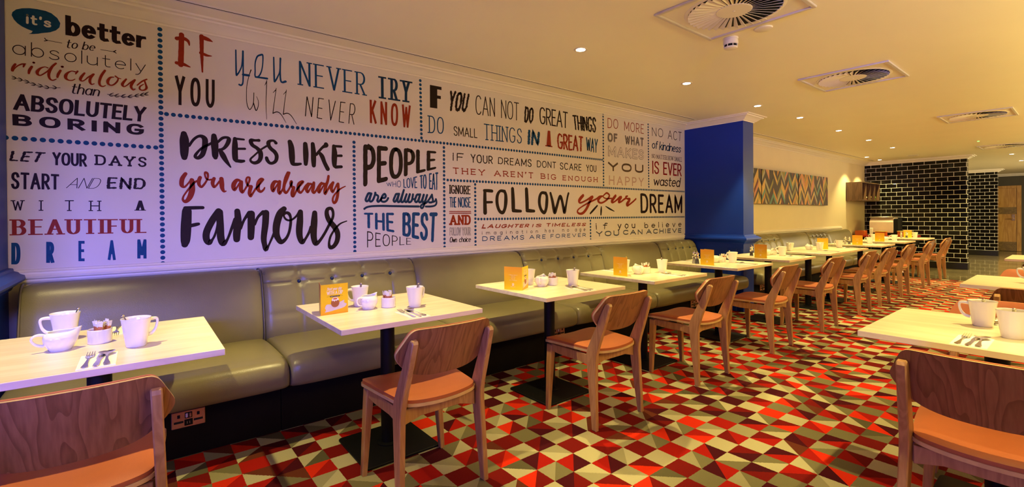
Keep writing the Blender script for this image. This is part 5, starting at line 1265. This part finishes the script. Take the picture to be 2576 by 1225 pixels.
# ------------------------------------------------------------------ crockery, cutlery and cards
ZT = .745
def make_mug(handle_a=0.0):
    t = thing('mug', '', 'mug', group='white china mugs')
    prof = [(.0001, .004), (.024, .004), (.026, 0), (.0285, 0), (.0305, .004), (.034, .03), (.0385, .065), (.0435, .097), (.0445, .1), (.0438, .1018), (.0424, .1005), (.0408, .094), (.036, .06), (.0315, .025), (.027, .0095), (.0001, .008)]
    MB().lathe(prof, n=36).build('cup', M['china'], t, angle=70)
    pts = crom([(.039, 0, .088), (.052, 0, .0895), (.064, 0, .088), (.068, 0, .080), (.066, 0, .064), (.060, 0, .048), (.050, 0, .037), (.0355, 0, .033)], 4)
    MB().tube(pts, [.0055+.0012*math.cos(2*PI*i/(len(pts)-1)) for i in range(len(pts))], 10, 0, True, 1.0).build('handle', M['china'], t, angle=70)
    return t
def make_jug():
    t = thing('milk_jug', '', 'milk jug', group='white china milk jugs')
    prof = [(.0001, .003), (.024, .003), (.025, 0), (.0285, 0), (.030, .004), (.038, .016), (.0445, .031), (.0460, .043), (.0435, .054), (.038, .061), (.0345, .0645), (.0335, .0655), (.032, .064), (.036, .059), (.0405, .052), (.043, .042), (.041, .029), (.034, .015), (.026, .008), (.0001, .0065)]
    n = 40; rings = []
    for r, z in prof:
        rg = []
        for i in range(n):
            a = 2*PI*i/n; k = max(0, math.cos(a))**10
            w = max(0, (z-.038)/.027) if z > .038 else 0
            rg.append(((r+.022*k*w*w)*math.cos(a), r*math.sin(a)*(1-.15*k*w), z+.010*k*w*w))
        rings.append(rg)
    MB().loft(rings, False, False, 0, True).build('body', M['china'], t, angle=70)
    pts = crom([(-.036, 0, .056), (-.052, 0, .061), (-.066, 0, .058), (-.072, 0, .047), (-.066, 0, .034), (-.055, 0, .025), (-.041, 0, .021)], 4)
    MB().tube(pts, [.0042+.0008*math.cos(2*PI*i/(len(pts)-1)) for i in range(len(pts))], 10).build('handle', M['china'], t, angle=70)
    for c_ in t.children: c_.scale = (1.07, 1.07, 1.07)
    return t
def make_pot():
    o = MB().lathe([(.0001, .003), (.033, .003), (.034, 0), (.037, .001), (.038, .004), (.038, .050), (.0375, .053), (.0365, .0545), (.0352, .053), (.0345, .048), (.0345, .010), (.0001, .008)], n=36).build('sugar_pot', M['china'], None, 70)
    return tag(o, '', 'sugar pot', 'white china sugar pots')
def make_sachet():
    mb = MB()
    w, h, d = .0075, .082, .0016
    mb.box(-w, w, -d, d, 0, .026, .0006, 0).box(-w, w, -d, d, .026, .060, .0006, 1).box(-w, w, -d, d, .060, .074, .0006, 0).box(-w, w, -.0005, .0005, .074, h, 0, 0)
    o = mb.build('sugar_stick', [M['sachet_w'], M['sachet_o']], None)
    return tag(o, '', 'sugar stick')
def bowl_strip(mb, st, thick=.0012):
    """flatware blank: stations (y, z, halfwidth, dish)"""
    rings = []
    for y, z, w, dish in st:
        ring = []
        for k in range(9):
            u = -1+k/4; ring.append((u*w, y, z+dish*u*u+thick))
        for k in range(8, -1, -1):
            u = -1+k/4; ring.append((u*w, y, z+dish*u*u))
        rings.append(ring)
    return mb.loft(rings, True, True, 0, True)
HAND = [(0, .0012, .0035, 0), (.004, .0012, .0082, 0), (.012, .0014, .0094, 0), (.030, .0018, .0070, 0), (.060, .0032, .0042, 0), (.090, .0046, .0028, 0), (.112, .0050, .0025, 0), (.128, .0042, .0030, 0)]
def make_spoon():
    mb = MB()
    st = HAND+[(.136, .0036, .0075, .001), (.144, .0022, .0150, .0035), (.154, .0014, .0218, .006), (.166, .0010, .0238, .0068), (.178, .0013, .0212, .0055), (.187, .0024, .0125, .003), (.1915, .0036, .0050, .001)]
    o = bowl_strip(mb, st).build('spoon', M['steel'], None, 70)
    return tag(o, '', 'spoon', 'stainless spoons')
def make_fork():
    mb = MB()
    st = HAND+[(.136, .0034, .0070, .0005), (.143, .0026, .0118, .001), (.152, .0022, .0130, .0012)]
    bowl_strip(mb, st)
    for k in range(4):
        x = -.0102+.0068*k
        bowl = [(x, .150, .0034), (x, .165, .0040), (x*.97, .182, .0060), (x*.95, .200, .0092)]
        mb.tube(bowl, [.0018, .0018, .0016, .0009], 6)
    return tag(mb.build('fork', M['steel'], None, 70), '', 'fork', 'stainless forks')
def make_knife():
    mb = MB()
    st = [(0, .0012, .0035, 0), (.006, .0012, .0080, 0), (.03, .0012, .0078, 0), (.085, .0012, .0056, 0), (.092, .0012, .0060, 0), (.105, .0012, .0085, 0), (.15, .0012, .0098, 0), (.185, .0012, .0080, 0), (.202, .0012, .0030, 0)]
    bowl_strip(mb, st, .0022)
    return tag(mb.build('knife', M['steel'], None, 70), '', 'knife', 'stainless knives')
def make_teaspoon():
    """leans in a mug; origin at the bowl end inside, handle rising along +z with a lean toward +x"""
    pts = [(-.006, 0, .012), (.004, 0, .04), (.020, 0, .075), (.034, 0, .104), (.0405, 0, .117)]
    mb = MB(); rings = []
    for (x, y, z), w in zip(pts, (.010, .004, .003, .0048, .0058)):
        rings.append([(x+.0009, -w, z), (x+.0009, w, z), (x-.0009, w, z), (x-.0009, -w, z)])
    mb.loft(rings, True, True, 0, True)
    mb.lathe([(.0001, -.002), (.0045, -.001), (.0058, .002), (.0045, .005), (.0001, .006)], .0410, 0, .117, 12)
    return tag(mb.build('teaspoon', M['steel'], None, 60), '', 'teaspoon', 'teaspoons standing in mugs')
def make_napkin():
    mb = MB().box(-.050, .050, 0, .20, 0, .0011).box(-.049, .049, .002, .199, .0011, .0020)
    return tag(mb.build('napkin', M['napkin'], None), '', 'napkin', 'folded white napkins')
def make_mill(dark=True):
    t = thing('pepper_mill' if dark else 'salt_mill', '', 'mill')
    MB().lathe([(.0001, 0), (.020, 0), (.021, .004), (.0195, .010), (.017, .03), (.0165, .05), (.018, .062), (.0185, .066)], n=24).build('glass_body', M['glass'], t)
    MB().lathe([(.0001, .004), (.0155, .004), (.0165, .010), (.0145, .03), (.014, .048), (.0001, .048)], n=20).build('filling', M['pepper' if dark else 'salt'], t)
    MB().lathe([(.0195, .066), (.021, .068), (.021, .076), (.014, .080), (.012, .088), (.018, .094), (.0205, .103), (.0185, .112), (.010, .117), (.004, .119), (.005, .123), (.004, .127), (.0001, .1285)], n=24).build('chrome_top', M['steel'], t)
    return t
def make_menu():
    t = thing('menu_card', '', 'menu card', group='folded breakfast menu cards')
    S = .138; Hh = .152; th = .0007
    a = MB().box(0, S, 0, th, 0, Hh).build('front_panel', [M['card_front']], t)
    def fp(x, z, off=0.0): return (x, -.0004-off, z)
    def wr(parent, text, sty, x0, x1, z0, z1, m, name='lettering', pf=fp):
        mb = MB(); write(mb, text, sty, [(x0, z1), (x1, z1), (x1, z0), (x0, z0)], pf, (0, 0, 0), 0, random.Random(3))
        return mb.build(name, m, parent, angle=None)
    wr(a, 'Start your day', 'cardscript', .030, .108, .1215, .1365, M['print_w'])
    wr(a, 'WITH A DIP', 'card', .030, .112, .0985, .1185, M['print_w'])
    mb = MB(); mb.prism(rrect(.046, .096, .0865, .0935, .0033, 4), lambda x, z, q: (x, q, z), -.0004, -.0007)
    sweep(mb, [(.030, .090), (.112, .090)], .0007, .0007, 0, lambda x, z, o: (x, -.0004-o, z))
    mb.build('pill_rule', M['print_k'], a)
    wr(a, 'BREAKFAST', 'card', .050, .092, .0882, .0918, M['print_w'], pf=lambda x, z, off=0.0: (x, -.0010-off, z))
    pl = crom([(.020, .034), (.030, .052), (.060, .050), (.095, .058), (.118, .066), (.117, .054), (.131, .044), (.116, .029), (.070, .020), (.022, .014), (.026, .024), (.020, .034)], 3)[:-1]
    MB().add([fp(x, z) for x, z in pl], [tuple(range(len(pl)))]).build('dish_picture', M['plate_print'], a, angle=None)
    eg = [(.072+.021*math.cos(q)*(1-.10*math.sin(q)), .0585+.0245*math.sin(q)) for q in [2*PI*k/28 for k in range(28)]]
    MB().add([fp(x, z, .0004) for x, z in eg], [tuple(range(28))]).build('egg_picture', M['egg'], a, angle=None)
    rim = [(.0545, .071), (.056, .078), (.063, .0835), (.072, .085), (.081, .0835), (.088, .078), (.090, .070), (.086, .067), (.082, .071), (.078, .064), (.073, .069), (.068, .062), (.063, .069), (.059, .065)]
    MB().add([fp(x, z, .0008) for x, z in rim], [tuple(range(len(rim)))]).build('egg_rim_picture', M['card_w'], a, angle=None)
    MB().add([fp(.072+.011*math.cos(2*PI*k/18), .0775+.0042*math.sin(2*PI*k/18), .0012) for k in range(18)], [tuple(range(18))]).build('yolk_picture', M['yolk'], a, angle=None)
    # the other leaf shares the fold; its print is on the outer (-y) side, read from x=0 at the fold back to x=S
    b = MB().box(0, S, -th, 0, 0, Hh).build('back_panel', [M['card_back']], t)
    def bpf(x, z, off=0.0): return (S-x, .0004+off, z)
    for text, x0, x1, z0, z1 in (('A delicious choice of', .036, .102, .0965, .1015), ('WAKE UP', .053, .085, .0880, .0925), ('WARM UP', .052, .086, .0790, .0835), ('FILL UP', .056, .082, .0700, .0745), ('GET UP AND GO', .041, .097, .0610, .0655)):
        wr(b, text, 'cardscript' if text[0:3] == 'A d' else 'card', x0, x1, z0, z1, M['print_w'], pf=bpf)
    mb = MB().prism(rrect(.0605, .0765, .027, .043, .002, 3), lambda x, z, q: bpf(x, z, q), 0, .0002)
    mb.build('emblem', M['print_w'], b)
    wr(b, 'h', 'card', .0640, .0730, .0295, .0405, M['card_back'], pf=lambda x, z, off=0.0: bpf(x, z, .0006+off))
    wr(b, 'holiday inn', 'cardscript', .050, .087, .0185, .0235, M['print_w'], pf=bpf)
    return t
def set_menu(t, front_deg, back_deg):
    for c in t.children:
        c.rotation_euler = (0, 0, R(front_deg if c.name.startswith('front_panel') else back_deg))

P = dict(mug=make_mug(), milk_jug=make_jug(), sugar_pot=make_pot(), stick=make_sachet(), spoon=make_spoon(), fork=make_fork(), knife=make_knife(), teaspoon=make_teaspoon(), napkin=make_napkin(), menu=make_menu(), pepper=make_mill(True), salt=make_mill(False))
used = {k: False for k in P}
def put(k, x, y, z, rz, label, group=None, rx=0.0, ry=0.0):
    o = place(P[k], used[k], (x, y, z), rz, label, group); used[k] = True
    if rx or ry: o.rotation_euler = (rx, ry, rz)
    return o
TN = ['nearest bench table', 'bench table with the egg card', 'third bench table', 'fourth bench table', 'table by the blue pillar', 'table just past the blue pillar', 'nearer of the paired tables', 'farther of the paired tables', 'third table from the far end', 'second table from the far end', 'farthest bench table']
srng = random.Random(21)
def mug(x, y, ang, where, spoon=None, z=ZT):
    """ANG: direction of the handle; SPOON: direction the teaspoon leans"""
    put('mug', x, y, z, R(ang), f'white china mug {where}').scale = (1.07, 1.07, 1.07)
    if spoon is not None:
        put('teaspoon', x, y, z, R(spoon), f'teaspoon in the mug {where}')
def sticks(x, y, where, n=9):
    for k in range(n):
        a = 2*PI*k/n+srng.uniform(-.2, .2); r = .021 if k % 3 else .011
        o = put('stick', x+r*math.cos(a), y+r*math.sin(a), ZT+.009, a+PI/2+srng.uniform(-.5, .5), f'white and orange sugar stick in the pot on the {where}', f'sugar sticks on the {where}', srng.uniform(-.16, .16), srng.uniform(-.16, .16))
        o.scale = (1, 1, .86+.16*srng.random())
def setting(x, y, rz, where, sp=True):
    """napkin with fork, knife and spoon; the handle ends lie at (x, y), pointing along +y turned by RZ"""
    c, s = math.cos(rz), math.sin(rz)
    def w(dx, dy): return x+c*dx-s*dy, y+s*dx+c*dy
    put('napkin', x, y, ZT, rz, f'white napkin {where}')
    a = w(-.030, .008); put('fork', a[0], a[1], ZT+.0021, rz+R(-2), f'fork {where}')
    a = w(-.002, .004); put('knife', a[0], a[1], ZT+.0021, rz+R(-3), f'knife {where}')
    a = w(.026, .008); put('spoon', a[0], a[1], ZT+.0046, rz+R(2), f'round spoon {where}')

# nearest bench table
mug(-.241, 2.615, 195, 'at the back of the nearest bench table', 20)
put('milk_jug', -.236, 2.416, ZT, R(8), 'white milk jug on the nearest bench table')
put('sugar_pot', -.128, 2.460, ZT, 0, 'white sugar pot on the nearest bench table'); sticks(-.128, 2.460, TN[0], 11)
mug(-.015, 2.300, 25, 'at the front of the nearest bench table', 160)
setting(-.117, 2.047, 0, 'at the front of the nearest bench table')
setting(-.110, 2.770, PI, 'at the back of the nearest bench table')
# table with the egg card
mug(.945, 2.535, 185, 'at the back of the bench table with the egg card', 60)
put('milk_jug', .950, 2.425, ZT, R(20), 'white milk jug on the bench table with the egg card')
put('sugar_pot', 1.052, 2.400, ZT, 0, 'white sugar pot on the bench table with the egg card'); sticks(1.052, 2.400, TN[1], 11)
mug(1.168, 2.318, 20, 'at the front of the bench table with the egg card', 35)
setting(1.066, 2.046, 0, 'at the front of the bench table with the egg card')
set_menu(put('menu', .697, 2.400, ZT, 0, 'yellow menu card with the boiled egg picture'), 3, 77)
# third
mug(2.168, 2.530, 120, 'at the back of the third bench table')
put('milk_jug', 2.186, 2.412, ZT, R(35), 'white milk jug on the third bench table')
put('sugar_pot', 2.283, 2.405, ZT, 0, 'white sugar pot on the third bench table'); sticks(2.283, 2.405, TN[2], 10)
mug(2.378, 2.300, 50, 'at the front of the third bench table', 25)
setting(2.290, 2.048, 0, 'at the front of the third bench table')
setting(2.215, 2.770, PI, 'at the back of the third bench table')
set_menu(put('menu', 1.958, 2.352, ZT, 0, 'yellow menu card standing open toward the aisle on the third table'), 33, 111)
# fourth
mug(3.250, 2.530, 100, 'at the back of the fourth bench table', 70)
put('milk_jug', 3.243, 2.385, ZT, R(60), 'white milk jug on the fourth bench table')
put('sugar_pot', 3.349, 2.385, ZT, 0, 'white sugar pot on the fourth bench table'); sticks(3.349, 2.385, TN[3], 9)
mug(3.499, 2.325, 60, 'at the front of the fourth bench table', 40)
setting(3.405, 2.050, 0, 'at the front of the fourth bench table')
setting(3.27, 2.770, PI, 'at the back of the fourth bench table')
set_menu(put('menu', 3.038, 2.337, ZT, 0, 'bright yellow menu card, back page showing, on the fourth table'), 42, 91)
# by the pillar
put('pepper', 4.352, 2.492, ZT, 0, 'pepper mill beside the amber menu card by the blue pillar')
put('salt', 4.380, 2.540, ZT, 0, 'salt mill behind the pepper mill by the blue pillar')
set_menu(put('menu', 4.318, 2.298, ZT, 0, 'amber menu card in front of the blue pillar'), 68, 91)
put('milk_jug', 4.615, 2.450, ZT, R(120), 'white milk jug on the table by the blue pillar')
put('sugar_pot', 4.712, 2.420, ZT, 0, 'white sugar pot on the table by the blue pillar'); sticks(4.712, 2.420, TN[4], 8)
mug(4.722, 2.315, 75, 'on the table by the blue pillar', 75)
setting(4.690, 2.050, 0, 'on the aisle side of the table by the blue pillar')
setting(4.52, 2.770, PI, 'on the bench side of the table by the blue pillar')
# past the pillar
put('pepper', 5.670, 2.555, ZT, 0, 'pepper mill beside the menu card just past the blue pillar')
set_menu(put('menu', 5.455, 2.290, ZT, 0, 'amber menu card on the table just past the blue pillar'), 66, 88)
put('milk_jug', 5.890, 2.480, ZT, R(120), 'white milk jug on the table just past the blue pillar')
put('sugar_pot', 5.985, 2.440, ZT, 0, 'white sugar pot on the table just past the blue pillar'); sticks(5.985, 2.440, TN[5], 7)
mug(5.940, 2.320, 80, 'on the table just past the blue pillar', 150)
setting(5.880, 2.050, 0, 'on the table just past the blue pillar')
# paired tables
mug(6.800, 2.560, 190, 'at the back of the nearer paired table', 40)
set_menu(put('menu', 7.480, 2.330, ZT, 0, 'yellow menu card standing behind a mug on the paired tables'), 30, 86)
put('milk_jug', 7.200, 2.470, ZT, R(40), 'white milk jug beside the menu card on the paired tables')
mug(7.150, 2.325, 200, 'in front of the menu card on the paired tables')
mug(7.930, 2.330, 70, 'on the farther paired table', 100)
setting(7.030, 2.050, 0, 'on the nearer paired table')
setting(7.890, 2.050, 0, 'on the farther paired table')
# far tables
put('pepper', 8.975, 2.500, ZT, 0, 'pepper mill on the third table from the far end')
put('salt', 8.990, 2.560, ZT, 0, 'salt mill on the third table from the far end')
set_menu(put('menu', 8.860, 2.290, ZT, 0, 'orange menu card on the third table from the far end'), 70, 88)
put('sugar_pot', 9.330, 2.450, ZT, 0, 'white sugar pot on the third table from the far end')
mug(9.270, 2.300, 80, 'on the third table from the far end', 90)
setting(9.220, 2.050, 0, 'on the third table from the far end')
set_menu(put('menu', 10.240, 2.330, ZT, 0, 'orange menu card on the second table from the far end'), 70, 88)
put('milk_jug', 10.700, 2.420, ZT, R(70), 'white milk jug on the second table from the far end')
mug(10.660, 2.280, 80, 'on the second table from the far end')
mug(10.840, 2.640, 80, 'at the back of the second table from the far end')
setting(10.580, 2.050, 0, 'on the second table from the far end')
put('salt', 12.010, 2.460, ZT, 0, 'salt mill on the farthest bench table')
put('pepper', 12.080, 2.390, ZT, 0, 'pepper mill on the farthest bench table')
set_menu(put('menu', 12.200, 2.330, ZT, 0, 'orange menu card on the farthest bench table'), 60, 120)
mug(12.400, 2.320, 80, 'on the farthest bench table', 60)
setting(12.170, 2.050, 0, 'on the farthest bench table')
# aisle tables
mug(2.830, .306, 95, 'with its handle showing on the nearest right table', 190)
mug(2.640, .203, 270, 'cut by the right edge on the nearest right table', 190)
setting(2.348, .293, R(-90), 'on the nearest right table')
setting(3.08, .265, R(90), 'behind the two mugs on the nearest right table')
mug(4.800, .275, 95, 'on the middle right table, only its handle and rim showing', 200)
# ------------------------------------------------------------------ paintings, shelf and buffet at the far end
PAL = [(.052, .029, .010), (.030, .018, .010), (.60, .27, .02), (.66, .42, .10), (.30, .25, .035), (.62, .26, .14), (.11, .27, .21), (.135, .024, .012), (.40, .38, .22)]
PALW = [30, 14, 13, 14, 12, 5, 6, 7, 4]
PM = [mat(f'canvas_{n}', c, .6, var=.05, scale=30) for n, c in zip(('brown', 'umber', 'mustard', 'cream', 'olive', 'salmon', 'teal', 'maroon', 'sage'), PAL)]
PM.append(mat('canvas_edge', (.035, .022, .012), .7, var=.05))
def clip(poly, x0, x1, z0, z1):
    for ax, lim, sg in ((0, x0, 1), (0, x1, -1), (1, z0, 1), (1, z1, -1)):
        out = []
        for i in range(len(poly)):
            a, b = poly[i-1], poly[i]
            ia, ib = (a[ax]-lim)*sg >= 0, (b[ax]-lim)*sg >= 0
            if ia != ib:
                t = (lim-a[ax])/(b[ax]-a[ax]); out.append((a[0]+(b[0]-a[0])*t, a[1]+(b[1]-a[1])*t))
            if ib: out.append(b)
        poly = out
        if len(poly) < 3: return []
    return poly
def painting(x0, x1, z0, z1, seed, label):
    rg = random.Random(seed); cx = (x0+x1)/2
    t = thing('canvas_painting', label, 'painting', (cx, YW-.022, z0), 0, 'zigzag canvases')
    h = (x1-x0)/2; H = z1-z0
    MB().box(-h, h, -.034, 0, 0, H).build('canvas', PM[9], t)
    mb = MB(); cw_ = .163; sl = .205; th = .082
    nc = int(2*h/cw_)+2
    for c_ in range(-1, nc):
        a, b = -h+c_*cw_-.04, -h+(c_+1)*cw_-.04
        upward = c_ % 2 == 0
        for k in range(-6, int(H/th)+6):
            z = k*th+(rg.uniform(-.0, .0))
            za, zb = (z, z+sl) if upward else (z+sl, z)
            p = clip([(a, za), (b, zb), (b, zb+th), (a, za+th)], -h, h, 0, H)
            if len(p) >= 3:
                mi = rg.choices(range(9), PALW)[0]
                mb.add([(x, -.0348, q) for x, q in p], [tuple(range(len(p)))], mi)
    mb.build('zigzag_print', PM, t)
painting(6.70, 8.235, 1.42, 2.01, 4, 'zigzag patterned canvas, leftmost of three, half hidden by the blue pillar')
painting(8.26, 9.795, 1.42, 2.01, 11, 'zigzag patterned canvas, middle of the three')
painting(9.83, 11.365, 1.42, 2.01, 18, 'zigzag patterned canvas, rightmost of the three')

t = thing('wall_shelf', 'small dark wooden box shelf with four open bays', 'shelf', (13.39, YW, 1.558))
HX = .69
MB().box(-HX, -HX+.022, -.31, 0, 0, .385, .001).build('side_panel', M['shelf_wood'], t)
MB().box(HX-.022, HX, -.31, 0, 0, .385, .001).build('side_panel', M['shelf_wood'], t)
MB().box(-HX, HX, -.31, 0, .385, .405, .001).build('top_board', M['shelf_wood'], t)
MB().box(-HX, HX, -.31, 0, -.022, 0, .001).build('bottom_board', M['shelf_wood'], t)
MB().box(-HX, HX, -.012, 0, 0, .385).build('back_board', M['shelf_wood'], t)
for k in range(1, 4):
    x = -HX+2*HX*k/4
    MB().box(x-.009, x+.009, -.30, -.012, 0, .385).build('divider', M['shelf_wood'], t)
orn = {'orange': mat('ornament_orange', (.70, .30, .06), .4, var=.1), 'red': mat('ornament_red', (.55, .08, .03), .4, var=.1), 'gold': mat('ornament_gold', (.65, .45, .12), .4, var=.1), 'green': mat('ornament_green', (.20, .50, .05), .4, var=.1), 'cream': mat('ornament_cream', (.8, .72, .5), .4, var=.05)}
def ornament(k, body, head, label, hh=.085):
    x = 13.39-HX+2*HX*(k+.5)/4-.05; 
    t = thing('ornament', label, 'ornament', (x, YW-.25, 1.558), 0, 'small ornaments on the wall shelf')
    MB().lathe([(.0001, 0), (.028, 0), (.030, .004), (.022, hh*.35), (.015, hh*.5)], n=18).build('body', orn[body], t)
    MB().lathe([(.0001, hh*.45), (.024, hh*.5), (.034, hh*.66), (.030, hh*.9), (.016, hh*1.05), (.0001, hh*1.1)], n=18).build('head', orn[head], t)
ornament(0, 'cream', 'orange', 'round orange-topped ornament in the first bay of the wall shelf', .125)
ornament(1, 'red', 'cream', 'red and white ornament in the second bay of the wall shelf', .08)
ornament(2, 'gold', 'gold', 'golden ornament in the third bay of the wall shelf', .10)
ornament(3, 'green', 'green', 'green ornament in the last bay of the wall shelf', .10)

# buffet counter
t = thing('buffet_counter', 'red trestle buffet counter against the black tiled wall', 'counter', (13.45, 3.0, 0))
MB().box(-.36, .36, -.52, .56, .70, .745, .006).build('counter_top', M['red_paint'], t)
for y in (-.40, .42):
    for s in (-1, 1):
        MB().prism([(-s*.34, 0), (-s*.22, 0), (s*.34, .70), (s*.22, .70)], lambda a, b, q, y=y: (a, y+q, b), -.03+.062*(s > 0), .03+.062*(s > 0), 0, .004).build('leg', M['red_paint'], t)
MB().box(-.03, .03, -.40, .45, .32, .38, .004).build('stretcher', M['red_paint'], t)
MB().box(-.34, .34, -.50, .54, .52, .70, .004).build('apron', M['plinth'], t)
ZB = .745
t = thing('cereal_dispenser', 'boxy steel and frosted acrylic dispenser standing on the buffet', 'dispenser', (13.47, 3.10, ZB))
MB().prism([(-.20, .06), (.20, .06), (.20, .40), (-.12, .40), (-.20, .30)], lambda a, b, q: (a, q, b), -.24, .20, 0, .006).build('hopper', M['acrylic'], t)
MB().box(-.20, .22, -.24, .20, .40, .425, .006).build('lid', M['steel_dull'], t)
MB().box(-.20, .22, -.24, .20, 0, .06, .006).build('base', M['black_metal'], t)
MB().box(-.19, .16, -.33, -.25, .04, .38, .01).build('side_housing', M['black_metal'], t)
def tray(x, y, w, d, h, m, label, name='buffet_tray', rim=None):
    t = thing(name, label, 'tray', (x, y, ZB))
    MB().box(-w/2, w/2, -d/2, d/2, 0, h, .006).build('body', M[m], t)
    if rim: MB().box(-w/2-.008, w/2+.008, -d/2-.008, d/2+.008, h, h+.012, .004).build('rim', M[rim], t)
tray(13.19, 3.44, .16, .20, .105, 'orange_plastic', 'orange tray at the left end of the buffet counter')
tray(13.155, 3.05, .12, .20, .085, 'orange_plastic', 'orange tray with a yellow rim in the middle of the buffet', rim='yellow_plastic')
tray(13.16, 2.66, .14, .18, .095, 'orange_plastic', 'orange bowl with a yellow rim at the right end of the buffet', rim='yellow_plastic')
tag(MB().box(13.12, 13.16, 3.20, 3.26, ZB, ZB+.17, .006).build('milk_carton', M['card_w']), 'small white carton between the trays on the buffet', 'carton')
